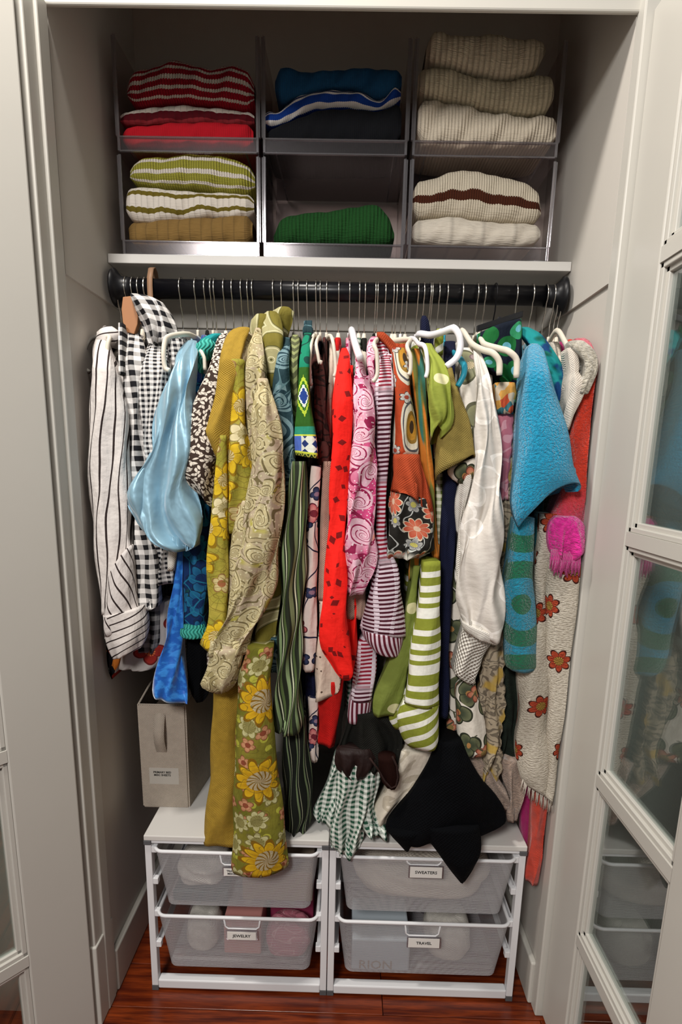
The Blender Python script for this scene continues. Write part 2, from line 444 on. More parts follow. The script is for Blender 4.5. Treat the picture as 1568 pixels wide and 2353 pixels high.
@reg('sunflower_print')
def _(t):
    v = t.warp(t.uv, 20, .008)
    k = t.mix(t.sm(t.noise(t.uv, 8), .4, .6), '6a6a20', '7d7628')
    r, th, rr, rg, rb = t.cell(t.vm('ADD', v, (.2, .9, 0)), 38, .9); k = t.mix((r < .3) * (rg > .4), k, 'a8a83c')
    k = t.flower(k, t.vm('ADD', v, (.33, .21, 0)), 24, 5, .42, 'b07a54', 'c08c68', '8a3c2c', '7a5030', .7)
    k = t.flower(k, t.vm('ADD', v, (.75, .43, 0)), 15, 7, .40, 'c0bc8c', 'a8a470', '8a8450', '78703a', .8, .8, .5)
    k = t.flower(k, t.vm('SUBTRACT', t.warp(t.warp(t.uv, 30, .012), 9, .02), (.006, .108, 0)), 5.4, 11, .31, 'cfa81a', 'b4860f', 'aa9c7c', '7d5a0c', 1, .1, .44)
    n_ = t.fr(t.noise(v, 17, 1) * 9); return t.mix((n_ < .07) * .7, k, '5c5420')
@reg('beige_paisley')
def _(t):
    v = t.warp(t.uv, 12, .04)
    k = t.mix(t.sm(t.noise(t.uv, 7), .38, .5), 'a09468', 'b0a088'); k = t.mix(t.sm(t.noise(t.uv, 13), .56, .62), k, 'a8a04c')
    n_ = t.fr(t.noise(v, 13, 2) * 13); k = t.mix(n_ < .22, k, '6e6242')
    k = t.swirl(k, v, 24, '6a5e3e', 'b8ac84', .44, 6); q = t.vor(v, 110)['Distance']; return t.mix(q < .16, k, 'c8c09c')
@reg('geo_olive')
def _(t):
    r, th, rr, rg, rb = t.cell(t.vec(t.u + .01, t.v * .8 + .03), 8.5, .5)
    k = t.mix(t.sm(t.sin(r * 17), .1, .2), '6f6626', 'a09a70'); k = t.mix(t.abs(t.sin(r * 17) - .15) < .1, k, '4c4a26')
    return t.mix(t.abs(t.sin(r * 17) - .6) < .06, k, 'd4cda8')
@reg('teal_paisley')
def _(t):
    v = t.warp(t.uv, 16, .03); k = t.mix(t.noise(t.uv, 8), '1c3234', '24404a')
    k = t.swirl(k, v, 15, '6f8a90', '203a44', .46, 7, 1, .8)
    q = t.fr(t.noise(v, 14, 1) * 9); return t.mix(q < .1, k, '55747a')
@reg('chevron_olive')
def _(t):
    f = t.fr((t.v + t.abs(t.u) * 1.2) / .021); return t.mix(f < .45, '55583c', t.mix(f > .72, '8a9060', 'b8b89c'))
@reg('green_ethnic')
def _(t):
    n_ = t.fr(t.noise(t.warp(t.uv, 18, .03), 16, 1) * 5)
    k = t.mix(n_ < .2, '0e7a5c', '0b3c34'); k = t.mix(t.v > .105, k, '2c5c1a')
    m_ = t.abs(t.u) / .017 + t.abs(t.v - .158) / .040 + t.abs(t.sin(t.v * 500)) * .08
    for a, c in ((1.0, 'b4cc3c'), (.78, '2e6a1c'), (.62, 'dfe6d8'), (.46, '22408a')): k = t.mix(m_ < a, k, c)
    d = t.v; f = t.fr(t.u / .020 + .5); dia = (t.abs(f - .5) * 2.4 + t.abs(t.fr(d / .017) - .5) * 2) < .9
    kb = t.mix(t.u > -.008, '4a66b4', 'd8dcd0'); kb = t.mix(dia * (t.u > -.008), kb, '22346e')
    k = t.mix(d > .214, k, '2a8a70'); k = t.mix(d > .229, k, 'c8d448'); k = t.mix(d > .232, k, kb); k = t.mix(d > .262, k, 'c8d448')
    z = t.abs(t.fr(t.u / .010) - .5) * .018
    return t.mix(d > .266, k, t.mix((t.fr((d + z) / .009)) < .5, '16381c', 'd4dc60'))
def vstripes(name, p, cols):
    t = T(name); f = t.fr((t.u + t.noise(t.vec(0, t.v * 2), 3) * .01) / p); k = cols[0][1]
    for a, c in cols[1:]: k = t.mix(f > a, k, c)
    M[name] = t.done(k, .8, t.noise(t.uv, 30, 3), .3)
vstripes('green_stripes', .021, [(0, '23291c'), (.22, '7f9468'), (.44, '23291c'), (.56, 'd4d8b8'), (.64, '23291c'), (.72, '55683c'), (.9, '23291c')])
vstripes('dark_stripes', .017, [(0, '10150f'), (.35, '6d7d5a'), (.5, '10150f'), (.68, 'a8ac90'), (.73, '10150f')])
@reg('cream_navy_floral')
def _(t):
    v = t.warp(t.uv, 20, .012); k = t.mix(t.noise(t.uv, 6), 'dcc8be', 'd6ccc4')
    q = t.vor(t.warp(t.uv, 10, .07), 17, 'DISTANCE_TO_EDGE')['Distance']; k = t.mix(q < .022, k, '22243c')
    k = t.flower(k, t.vm('ADD', v, (.3, .2, 0)), 17, 5, .36, 'b85a60', 'd08a84', '7a2430', '5c2430', .35)
    k = t.flower(k, v, 20, 4, .30, '242c4a', '3a4262', 'a8889c', '141a30', .6); return k
@reg('brown_lace')
def _(t):
    q = t.fr(t.noise(t.warp(t.uv, 20, .04), 24, 2) * 7); return t.mix(q < .4, '4a2420', '24120f'), dict(bs=.8)
@reg('eyelet_cream')
def _(t):
    r, th, rr, rg, rb = t.cell(t.uv, 62, .7); return t.mix((r < .13) * (rg > .45), 'cdb9a8', '55443a')
@reg('red_cutwork')
def _(t):
    k = t.mix(t.noise(t.uv, 20), 'f8241a', 'ea1a12'); q = t.vor(t.warp(t.uv, 40, .01), 42, 'F1'); r, g, b = t.sep(q['Color'])
    n = t.vor(t.uv, 42, 'DISTANCE_TO_EDGE')['Distance']
    r_, th, rr, rg, rb = t.cell(t.vec(t.u, t.v * .8), 40, .9)
    return t.mix((r_ * (t.abs(t.sin(th)) + t.abs(t.sin(th + 1.57)) * .7)) < t.mn(.22, rb * .36), k, '7c0c0c')
@reg('pink_paisley')
def _(t):
    v = t.warp(t.uv, 11, .035); k = t.mix(t.sm(t.noise(t.uv, 7), .42, .56), 'd8a0b4', 'cf4a80'); k = t.mix(t.sm(t.noise(t.uv, 9.3), .6, .66), k, 'd8906c')
    n_ = t.fr(t.noise(v, 10, 1) * 13); k = t.mix(n_ < .28, k, '94204c')
    k = t.swirl(k, v, 22, '94184a', 'e4b8c8', .46, 6); q = t.vor(v, 130)['Distance']; return t.mix(q < .15, k, 'e8ccd4')
@reg('burgundy_stripes')
def _(t):
    s = t.fr((t.v + t.sin(t.u * 40) * .002) / .0088) < .5
    blk = t.sm(t.sin(t.v * 19 + 1.1), -.2, .3)
    k = t.mix(s, t.mix(blk, '7a1c34', '8c1a30'), 'd2c2cc'); k2 = t.mix(s, 'cfc0ca', '4a1626')
    k = t.mix(blk, k2, k); g = (t.fr((t.u + .021) / .034) < .26); return t.mix(g * (t.fr(t.v / .0088) > .3), k, 'd8cad4')
@reg('burgundy_band')
def _(t):
    s = t.fr(t.u / .0085) < .5; return t.mix(s, 'cdbcc6', '5a1626')
@reg('rust_paisley')
def _(t):
    v = t.warp(t.uv, 26, .012); k = t.mix(t.noise(t.uv, 6), 'ac4420', 'a03a1c')
    r, th, rr, rg, rb = t.cell(t.warp(t.vec(t.u * 1.4, t.v * .55 - .075), 40, .006), 15, .3)
    for a, c in ((.46, 'c4c0b0'), (.40, '4c4c50'), (.36, 'cfc8b4'), (.26, '8a6a2c'), (.2, 'b4822c'), (.1, '3c2c1c')): k = t.mix(r < a, k, c)
    return t.flower(k, t.vm('ADD', v, (.2, .3, 0)), 30, 6, .4, 'c8c4b8', 'a0a0a0', 'a83a1c', '3a3a3c', .45)
plain('rust', 'aa4422')
@reg('black_floral')
def _(t):
    v = t.warp(t.uv, 26, .014); k = t.mix(t.noise(t.uv, 6), '1c1b18', '24221e')
    q = t.fr(t.noise(v, 16, 1) * 7); k = t.mix(q < .13, k, 'b8bcb8')
    k = t.flower(k, t.vm('ADD', v, (.4, .1, 0)), 26, 6, .44, 'b0b0aa', '78787a', 'd4cc6c', '2a2a2a', .6)
    k = t.flower(k, v, 17, 9, .40, 'b8503a', 'c0664c', 'd0a890', 'c8b8a0', .7, .8, .2)
    return t.mix(t.sm(t.v, .115, .13) * (t.noise(t.uv, 55) > .42), k, 'b4b2a8')
@reg('ikat')
def _(t):
    f = t.noise(t.vec(t.u * 60, t.v * 2.5), 1.6, 1); g_ = t.noise(t.vec(t.u * 60 + 9, t.v * 4), 1.5, 1)
    k = t.mix(t.sm(f, .42, .5), '3c7468', '6a6c30'); return t.mix(t.sm(g_, .5, .56), k, 'c8782c')
@reg('lime_dots')
def _(t):
    r, th, rr, rg, rb = t.cell(t.vec(t.u + .008, t.v + .012), 11, .8); return t.mix(r < .115, t.mix(t.noise(t.uv, 30), '98a444', '8a943c'), 'd8d4a8')
@reg('olive_dots')
def _(t):
    r, th, rr, rg, rb = t.cell(t.vec(t.u + .008, t.v + .012), 11, .7); return t.mix(r < .135, t.mix(t.noise(t.uv, 30), '74803a', '68742f'), 'c4c094')
@reg('green_white_stripes')
def _(t):
    s = t.v + t.u * .10; f = t.fr(s / .118); k = '848c30'
    for a, b in ((.16, .26), (.40, .51), (.60, .70), (.78, .96)): k = t.mix((f > a) * (f < b), k, 'e4e4da')
    return k
@reg('green_white_diagonal')
def _(t):
    f = t.fr((t.v + t.u * .62) / .031); return t.mix(f < .42, '848c30', 'e4e4da')
@reg('white_embroidered')
def _(t):
    v = t.warp(t.uv, 12, .02); return t.flower(t.mix(t.noise(t.uv, 8), 'd8d2ca', 'd0cac2'), v, 8.5, 5, .46, 'e2ddd5', 'dcd6ce', 'eeeae4', 'f2eee8', .8, .8, .14), dict(bump=t.noise(t.uv, 28, 4), bs=.7, bd=.006)
@reg('smocked_white')
def _(t):
    a = t.sin(t.u * 700) * t.sin(t.v * 700); return t.mix(t.sm(a, .1, .5), 'e2ddd4', 'b8b0a4'), dict(bump=a * -1, bs=.9, bd=.003)
@reg('botanical')
def _(t):
    v = t.warp(t.uv, 18, .012); k = t.mix(t.noise(t.uv, 6), 'ddd6ca', 'd6cfc4')
    k = t.flower(k, t.vec(t.u * 1.0 + .03, t.v * .8), 19, 3, .5, '6a6e50', '3e4634', 'c08a50', '2a2e22', .8, .7, .2)
    k = t.flower(k, t.vm('ADD', v, (.35, .12, 0)), 15, 5, .30, 'b0604c', 'c08868', '9a8a50', '6a3a2c', .5)
    q = t.vor(t.warp(t.uv, 12, .06), 14, 'DISTANCE_TO_EDGE')['Distance']; return t.mix((q < .02) * (t.noise(t.uv, 20) > .5), k, '4a4c3a')
@reg('botanical_pale')
def _(t):
    v = t.warp(t.uv, 18, .012); k = t.mix(t.noise(t.uv, 6), 'e2dcd2', 'dad4ca')
    k = t.flower(k, t.vec(t.u * 1.0 + .01, t.v * .8 + .05), 12, 3, .45, '8a8a68', '70705a', 'b8a888', '5a5a46', .7, .6, .2)
    return t.flower(k, t.vm('ADD', v, (.35, .12, 0)), 15, 4, .30, '8a7878', '9c8c8c', 'c8b8a0', '6a5a5a', .5)
@reg('multi_floral')
def _(t):
    q = t.vor(t.warp(t.uv, 60, .01), 85); r, g, b = t.sep(q['Color']); k = t.mix(r > .55, 'c8b8a0', 'c05030'); k = t.mix(g > .66, k, '3c7078'); return t.mix(b > .7, k, 'd09a4c')
@reg('pink_lace')
def _(t):
    q = t.fr(t.noise(t.warp(t.uv, 16, .05), 18, 2) * 6); return t.mix(q < .22, 'be7080', 'd49aa4')
@reg('ruffle_print')
def _(t):
    q = t.fr(t.noise(t.warp(t.uv, 16, .04), 30, 2) * 8); k = t.mix(q < .4, 'a0937e', '6a6052')
    return t.mix(t.sm(t.noise(t.uv, 14), .52, .58), k, 'ac9048')
@reg('leaf_green_dark')
def _(t):
    r, th, rr, rg, rb = t.cell(t.warp(t.uv, 20, .02), 26, .9); k = t.mix(r < .45, '0a1424', t.mix(rg > .5, '12602c', '2f8a5c')); return t.mix((r < .2) * (rb > .6), k, '6ab0c0')
@reg('embroidered_towel')
def _(t):
    n_ = t.noise(t.vec(t.u, t.v * 2.4), 160, 3); k = t.mix(t.sm(n_, .35, .7), 'cfc7b8', 'b5ac9b')
    k = t.flower(k, t.vec(t.u + .05, t.v + .024), 9.5, 7, .25, 'b0482c', '98341f', 'a8863c', '42180f', .85, .6, .36)
    return k, dict(bump=n_ * 2, bs=.8, bd=.004)
@reg('embroidered_plain')
def _(t):
    n_ = t.noise(t.vec(t.u, t.v * 2.4), 160, 3); return t.mix(t.sm(n_, .35, .7), 'd6cebf', 'b9b0a0'), dict(bump=n_ * 2, bs=.8, bd=.004)
@reg('brown_flower_white')
def _(t):
    k = t.mix(t.sm(t.noise(t.uv, 5), .55, .62), 'c8c2bc', 'a8a0b4'); return t.flower(k, t.warp(t.uv, 20, .01), 15, 5, .34, '2e2220', '3a2c2a', '6a5a58', '241a18', .7, .8, .12)
@reg('black_red_geo')
def _(t):
    q = t.vor(t.vec(t.u, t.v), 40); r, g, b = t.sep(q['Color']); k = t.mix(r > .5, '14161c', 'a02818'); k = t.mix(g > .78, k, 'd07a2c'); return t.mix(b > .82, k, 'c8c2bc')
@reg('red_blossom')
def _(t): return t.flower(t.mix(t.noise(t.uv, 6), 'a39c98', '8f8986'), t.uv, 10, 4, .32, '8a2018', '7a1c14', 'b85a30', '5c1410', .7)
@reg('dusty_floral')
def _(t):
    k = t.mix(t.noise(t.uv, 6), '8e7f7c', 'a09490'); q = t.fr(t.noise(t.warp(t.uv, 16, .04), 22, 2) * 6); return t.mix(q < .25, k, '4a3c40')
@reg('brown_chiffon', .6)
def _(t): return t.mix(t.noise(t.uv, 12), '150b0a', '281613')
clear('chiffon_sheer', 'a88e84', '2c1a17', .02, .5, .05, .62)
@reg('lace_cream')
def _(t):
    q = t.fr(t.noise(t.warp(t.uv, 10, .05), 12, 2) * 6); return t.mix(q < .3, 'cfc6b6', 'b6ac9a')
# knits: u runs along the sweater in metres, v from 0 at its upper edge to 1 at its lower
def knit(name, rows, base, rib=900, bs=.9, wav=.0, hrib=0, ribamp=1):
    t = T(name); k = base
    vv = t.v + (t.noise(t.vec(t.u * 1, 0), 14) - .5) * wav + t.abs(t.sin(t.u * rib * .5)) * .02
    for a, b, c in rows: k = t.mix((vv > a) * (vv < b), k, c)
    h = t.abs(t.sin(t.u * rib * .5)) * ribamp + t.noise(t.uv, 30, 3)
    k = t.mix(t.sm(t.abs(t.sin(t.u * rib * .5)), .35, 0.0) * .25, k, '2a2420')
    M[name] = t.done(k, .95, h, bs, .003)
W_ = 'd9d0c4'
knit('knit_red_stripes', [(.10, .15, W_), (.25, .33, W_), (.45, .53, W_), (.64, .72, W_), (.86, .92, W_)], '9c0c24', 1150)
knit('knit_red_cream', [(.0, .42, W_), (.42, .75, '5a0c18'), (.75, 1.1, '8a2a30')], W_, 500, .5, .5)
knit('knit_red', [], 'a80c1c', 1500, .3)
knit('knit_lime_stripes', [(.20, .32, W_), (.52, .62, W_), (.82, .90, W_)], '989438', 1150)
knit('knit_olive_wavy', [(.22, .36, '6a5c1c'), (.62, .76, '6a5c1c')], W_, 500, .5, .55)
knit('knit_tan', [], '8a6c3c', 260, .9)
knit('knit_blue', [], '12466c', 1500, .4)
knit('knit_royal', [(.0, .14, 'e0dcd8'), (.14, .24, '1c2c5a'), (.24, .36, 'e0dcd8'), (.72, .98, 'e0dcd8')], '123e96', 1500, .3, .1)
knit('knit_black', [], '05070d', 1500, .2)
knit('knit_green', [], '1c4c20', 820, .9)
knit('knit_ivory_rib', [], 'cfc3aa', 560, 1.0, ribamp=1.2); knit('knit_ivory_cable', [], 'cdc2a6', 640, 1.0, ribamp=1.2); knit('knit_ivory_fine', [], 'cdc1ad', 900, .8)
knit('knit_ivory_brown', [(.50, .66, '47200f')], 'd0c5b0', 1200, .8, .25)
knit('knit_ivory_wide', [], 'd8cfc0', 90, 1.0, ribamp=1.2)
# ------------------------------------------------------------------ setting
ZT = 2.42
struct(MB().box(XL - .08, XL, 0, YB, 1.612, ZT).box(XL - .08, XL - .006, 0, YB, 0, 1.612), 'wall_left', 'closet_paint')
struct(MB().box(XR, XR + .08, 0, YB, 1.612, ZT).box(XR + .006, XR + .08, 0, YB, 0, 1.612), 'wall_right', 'closet_paint')
struct(MB().box(XL - .08, XR + .08, YB, YB + .08, 0, ZT), 'wall_back', 'closet_paint')
struct(MB().box(XL - .08, XR + .08, 0, YB, ZT, ZT + .06), 'ceiling', 'closet_paint')
# door frame: jambs, head, and the wall of the room around them
struct(MB().box(XL - .075, XL, -.085, 0, 0, ZH + .02).box(XL - .004, XL + .006, -.050, -.012, 0, ZH), 'trim_1', 'trim_paint', bevel=.003)
struct(MB().box(XR, XR + .035, -.032, 0, 0, ZH + .02), 'trim_2', 'trim_paint', bevel=.003)
hd = struct(MB().box(XL - .075, XR + .035, -.010, 0, ZH, ZH + .10), 'trim_3', 'trim_paint', bevel=.003)
struct(MB().box(XL - 1.3, XL - .075, -.06, 0, 0, 2.6).box(XR + .035, XR + 1.3, -.02, .06, 0, 2.6).box(XL - .075, XR + .035, -.04, 0, ZH + .10, 2.6), 'wall_front', 'wall_paint')
struct(MB().box(-1.9, -1.82, -3.2, 0, 0, 2.7), 'wall_room_left', 'wall_paint')
struct(MB().box(1.42, 1.5, -3.2, 0, 0, 2.7), 'wall_room_right', 'dim_wall_paint')
# rail board under the shelf on the back wall (the side walls step back below the same height)
for i, b in enumerate(((XL, XR, YB - .007, YB, 1.612, 1.694),)):
    struct(MB().box(*b), 'trim_%d' % (5 + i), 'closet_paint', bevel=.002)
for nm, b in (('left', (XL - .006, XL + .008, 0, YB, 0, .115)), ('right', (XR - .008, XR + .006, 0, YB, 0, .115)), ('back', (XL, XR, YB - .014, YB, 0, .115))):
    struct(MB().box(*b), 'baseboard_' + nm, 'trim_paint', bevel=.004)
struct(MB().box(XL - .079, XL + .004, -.09, .0, 0, .21), 'trim_8', 'trim_paint', bevel=.003)
# floor: a sub floor with boards laid side to side
fl = struct(MB().box(-1.9, 1.5, -3.2, YB, -.06, -.02), 'floor', 'floor_wood')
yy = YB; k = 0
while yy > -3.1:
    wdt = .118; x = -1.9 + (.53 * k % .9)
    xs = [-1.9, -1.9 + .5 + (.61 * k) % 1.2, -1.9 + 1.9 + (.37 * k) % 1.0, 1.5]
    if yy < -.5: xs = [-1.9, 1.5]
    for a, b in zip(xs, xs[1:]):
        MB().box(a + .0008, b - .0008, yy - wdt + .001, yy - .0005, -.02, 0).obj('floor_board', 'floor_wood', fl, bevel=.0012)
    yy -= wdt; k += 1

# ------------------------------------------------------------------ french doors
def french_door(name, hinge, ang, label, lites, W=.50, mirror=1, stile=.121, z0=.012, z1=2.02, th=.034):
    """stiles, rails, glazing bars and panes; the leaf runs from the hinge along local +x, its closet face at local y = 0"""
    o = bpy.data.objects.new(name, None); C.objects.link(o); o.location = (0, 0, 0)
    tag(o, label, None, None, 'structure')
    Rm = Matrix.Translation(Vector(hinge)) @ Matrix.Rotation(ang, 4, 'Z')
    s = mirror
    def put(mb, nm, mat, **k):
        mb.v = [Rm @ Vector((v[0], v[1] * s, v[2])) for v in mb.v]
        if s < 0: mb.f = [f[::-1] for f in mb.f]
        return mb.obj(nm, mat, o, **k)
    put(MB().box(0, stile, 0, th, z0, z1), 'stile', 'trim_paint', bevel=.003)
    put(MB().box(W - stile, W, 0, th, z0, z1), 'stile', 'trim_paint', bevel=.003)
    put(MB().box(stile, W - stile, 0, th, z0, lites[0] - .012), 'bottom_rail', 'trim_paint', bevel=.002)
    put(MB().box(stile, W - stile, 0, th, lites[-1] + .012, z1), 'top_rail', 'trim_paint', bevel=.002)
    for z in lites[1:-1]:
        put(MB().box(stile, W - stile, .001, th, z - .012, z + .012).box(stile - .001, W - stile + .001, .006, th, z - .017, z + .017), 'glazing_bar', 'trim_paint')
    for a, b in zip(lites, lites[1:]):
        a += .012; b -= .012
        x0, x1 = stile, W - stile
        fr = MB()
        for q, d in ((.009, .004), (.017, .010)):      # stepped glazing bead
            fr.box(x0, x0 + q, d, th - d, a, b).box(x1 - q, x1, d, th - d, a, b).box(x0, x1, d, th - d, a, a + q).box(x0, x1, d, th - d, b - q, b)
        put(fr, 'glazing_bead', 'trim_paint', bevel=.0015)
        put(MB().box(x0 + .003, x1 - .003, .016, .019, a + .003, b - .003), 'pane', 'window_glass')
    return o
ZL = [.06, .278, .728, 1.175, 1.61, 1.90]
ZR = [.06, .335, .693, 1.157, 1.61, 1.90]
french_door('door_2', (XR + .014, -.034, 0), -PI/2, 'white french door leaf on the right, opened square to the closet', ZR, mirror=1)
french_door('door_1', (XL - .004, -.10, 0), -PI/2 - .70, 'white french door leaf on the left, folded back past the frame', ZL, mirror=-1)

# ------------------------------------------------------------------ shelf and rod
o = MB().box(XL + .001, XR - .001, .198, YB - .001, 1.694, 1.713).obj('shelf', 'white_laminate', bevel=.0015)
tag(o, 'white laminate closet shelf spanning wall to wall under the clear bins', 'shelf')
ZR_, YR_ = 1.6436, .2006
rod = empty('clothes_rod', ((XL + XR) / 2, YR_, ZR_), 'black metal clothes rod running wall to wall under the shelf', 'clothes rod')
MB().tube([(XL + .03, YR_, ZR_), (XR - .02, YR_, ZR_)], .0205, 40).obj('rod', 'black_gloss', rod, smooth=True)
for x, s in ((XL + .012, 1), (XR - .012, -1)):
    pts = [(x, YR_, ZR_), (x + s*.004, YR_, ZR_), (x + s*.010, YR_, ZR_), (x + s*.018, YR_, ZR_), (x + s*.03, YR_, ZR_), (x + s*.04, YR_, ZR_)]
    MB().tube(pts, [.039, .040, .032, .024, .0225, .0225], 36).obj('flange', 'black_plastic', rod, smooth=True)

# ------------------------------------------------------------------ drawer units
ZU = .429; YU = .004; XM = P(757, 1957, YU).x
def drawer_unit(x0, x1, label, tex):
    u = empty('drawer_unit', ((x0 + x1) / 2, YU, 0), label, 'drawer unit')
    yb = YB - .03; lw = .0155; zt = ZU - .017
    for x in (x0, x1 - lw):
        for y, nm in ((YU, 'front'), (yb - .02, 'back')):
            MB().box(x, x + lw, y, y + .02, .014, zt).obj('upright', 'white_metal', u, bevel=.0015)
            MB().box(x - .0005, x + lw + .0005, y - .0005, y + .0205, 0, .014).obj('foot', 'grey_cap', u, bevel=.001)
        for k, z in enumerate(RUN):   # sloped runner channel with its clip at the front
            xi = x + lw if x == x0 else x
            s = 1 if x == x0 else -1
            MB().box(min(xi, xi + s*.010), max(xi, xi + s*.010), YU + .004, yb, z, z + .003).box(min(xi, xi + s*.002), max(xi, xi + s*.002), YU + .004, yb, z, z + .016).obj('runner', 'white_metal', u, bevel=.0006)
            MB().box(min(xi, xi + s*.012), max(xi, xi + s*.012), YU, YU + .014, z - .004, z + .012).obj('clip', 'white_metal', u, bevel=.0015)
    MB().box(x0, x1, YU - .004, yb + .004, ZU - .013, ZU).obj('top_panel', 'white_laminate', u, bevel=.002)
    for y in (YU, yb - .02):
        MB().box(x0 + .004, x1 - .004, y, y + .02, ZU - .022, ZU - .013).obj('top_rail', 'white_metal', u, bevel=.0015)
        MB().box(x0 + lw, x1 - lw, y, y + .022, .006, .030).obj('bottom_rail', 'white_metal', u, bevel=.003)
    for x in (x0, x1 - lw): MB().box(x - .0006, x + lw + .0006, YU - .0045, YU + .018, ZU - .024, ZU - .0132).obj('corner_cap', 'grey_cap', u, bevel=.001)
    for z, hh, px, word, off in tex:
        rim = []; X0, X1, Y0, Y1 = x0 + lw + .008, x1 - lw - .008, YU - .010 , yb - .01
        r = .02
        for cx, cy, a0 in ((X1 - r, Y0 + r, -90), (X1 - r, Y1 - r, 0), (X0 + r, Y1 - r, 90), (X0 + r, Y0 + r, 180)):
            for q in range(6): a = math.radians(a0 + q * 18); rim.append((cx + r * cos(a), cy + r * sin(a), z))
        dr = MB().tube(rim, .0042, 8, closed=True, side=(0, 0, 1)).obj('drawer', 'white_metal', u, smooth=True)
        # tapered basket of fine wire mesh
        V = []; UV = []; F = []
        ins = .018
        B0 = [(x + (ins if x < (X0 + X1) / 2 else -ins), y + (ins if y < (Y0 + Y1) / 2 else -ins)) for x, y, _ in rim]
        nn = len(rim); L = 0
        for i in range(nn + 1):
            a = rim[i % nn]; b = B0[i % nn]
            if i: L += math.dist(rim[i % nn][:2], rim[i-1][:2])
            V += [(a[0], a[1], z - .003), (b[0], b[1], z - hh)]; UV += [(L, z), (L, z - hh)]
            if i: F.append([2*i - 2, 2*i - 1, 2*i + 1, 2*i])
        base = len(V)
        for i in range(nn): V.append((B0[i][0], B0[i][1], z - hh)); UV.append((B0[i][0], B0[i][1]))
        F.append([base + i for i in range(nn)])
        bk = build('basket', V, F, 'wire_mesh', dr, UV, False)
        # finger pull and label holder
        a = P(px[0], px[1], Y0 - .003); b = P(px[2], px[1], Y0 - .003); cz = P(px[0], px[3], Y0 + .002).z
        pl = [(a.x, Y0, z), (a.x + .003, Y0 + .001, cz + .006), (a.x + .010, Y0 + .001, cz), (b.x - .010, Y0 + .001, cz), (b.x - .003, Y0 + .001, cz + .006), (b.x, Y0, z)]
        MB().tube(pl, .0022, 6).obj('finger_pull', 'white_metal', dr, smooth=True)
        q0 = P(off[0], off[1], Y0 - .002); q1 = P(off[2], off[3], Y0 - .002)
        MB().box(q0.x, q1.x, Y0 - .004, Y0 - .001, q1.z, q0.z).obj('label_holder', 'clear_rim', dr)
        lab = MB().box(q0.x + .003, q1.x - .003, Y0 - .0052, Y0 - .0042, q1.z + .002, q0.z - .002).obj('label_card', 'paper', dr)
        words(word, (q0.x + q1.x) / 2, Y0 - .0056, (q0.z + q1.z) / 2, dr, q1.x - q0.x - .012)
    return u

def words(lines, x, y, z, parent, width, rot=(PI/2, 0, 0), mat='ink', size=None):
    lines = lines.split('|'); n = len(lines)
    big = max(lines, key=len); sz = size or min(.0105 if n == 1 else .0078, width / (len(big) * .66))
    for i, s_ in enumerate(lines):
        c = bpy.data.curves.new('lettering', 'FONT'); c.body = s_; c.size = sz; c.align_x = 'CENTER'; c.align_y = 'CENTER'; c.extrude = .0001; c.offset = .00018
        c.resolution_u = 2
        tmp = bpy.data.objects.new('tmp', c); C.objects.link(tmp); me = bpy.data.meshes.new_from_object(tmp.evaluated_get(bpy.context.evaluated_depsgraph_get())); bpy.data.objects.remove(tmp)
        me.materials.clear(); o = bpy.data.objects.new('lettering', me); C.objects.link(o)
        o.rotation_euler = rot; o.location = (x, y, z + ((n - 1) / 2 - i) * sz * 1.05); me.materials.append(M[mat])
        o.parent = parent; o.matrix_parent_inverse = Matrix.Translation(-parent.location)
    return o
ZD1 = P(560, 1962, YU - .01).z; ZD2 = P(560, 2110, YU - .01).z; H1 = ZD1 - P(560, 2089, YU).z; H2 = ZD2 - P(560, 2231, YU).z
RUN = [ZD1 - .008, (ZD1 + ZD2) / 2 - .006, ZD2 - .008, ZD2 - (ZD1 - ZD2) / 2 - .008]
UL, UR = -.4535, .4265
drawer_unit(UL, XM - .001, 'left white metal drawer frame with two mesh drawers, under the sunflower trousers',
            [(ZD1, H1, (505, 1966, 590, 1986), 'TRAVEL POUCHES|MISCELLANEOUS', (512, 1992, 586, 2014)),
             (ZD2, H2, (514, 2118, 598, 2132), 'JEWELRY', (520, 2137, 592, 2160))])
drawer_unit(XM + .001, UR, 'right white metal drawer frame with two mesh drawers, under the black cardigan',
            [(ZD1, H1, (935, 1968, 1018, 1986), 'SWEATERS', (940, 1988, 1018, 2018)),
             (ZD2, H2, (932, 2122, 1014, 2148), 'TRAVEL', (936, 2152, 1012, 2178))])

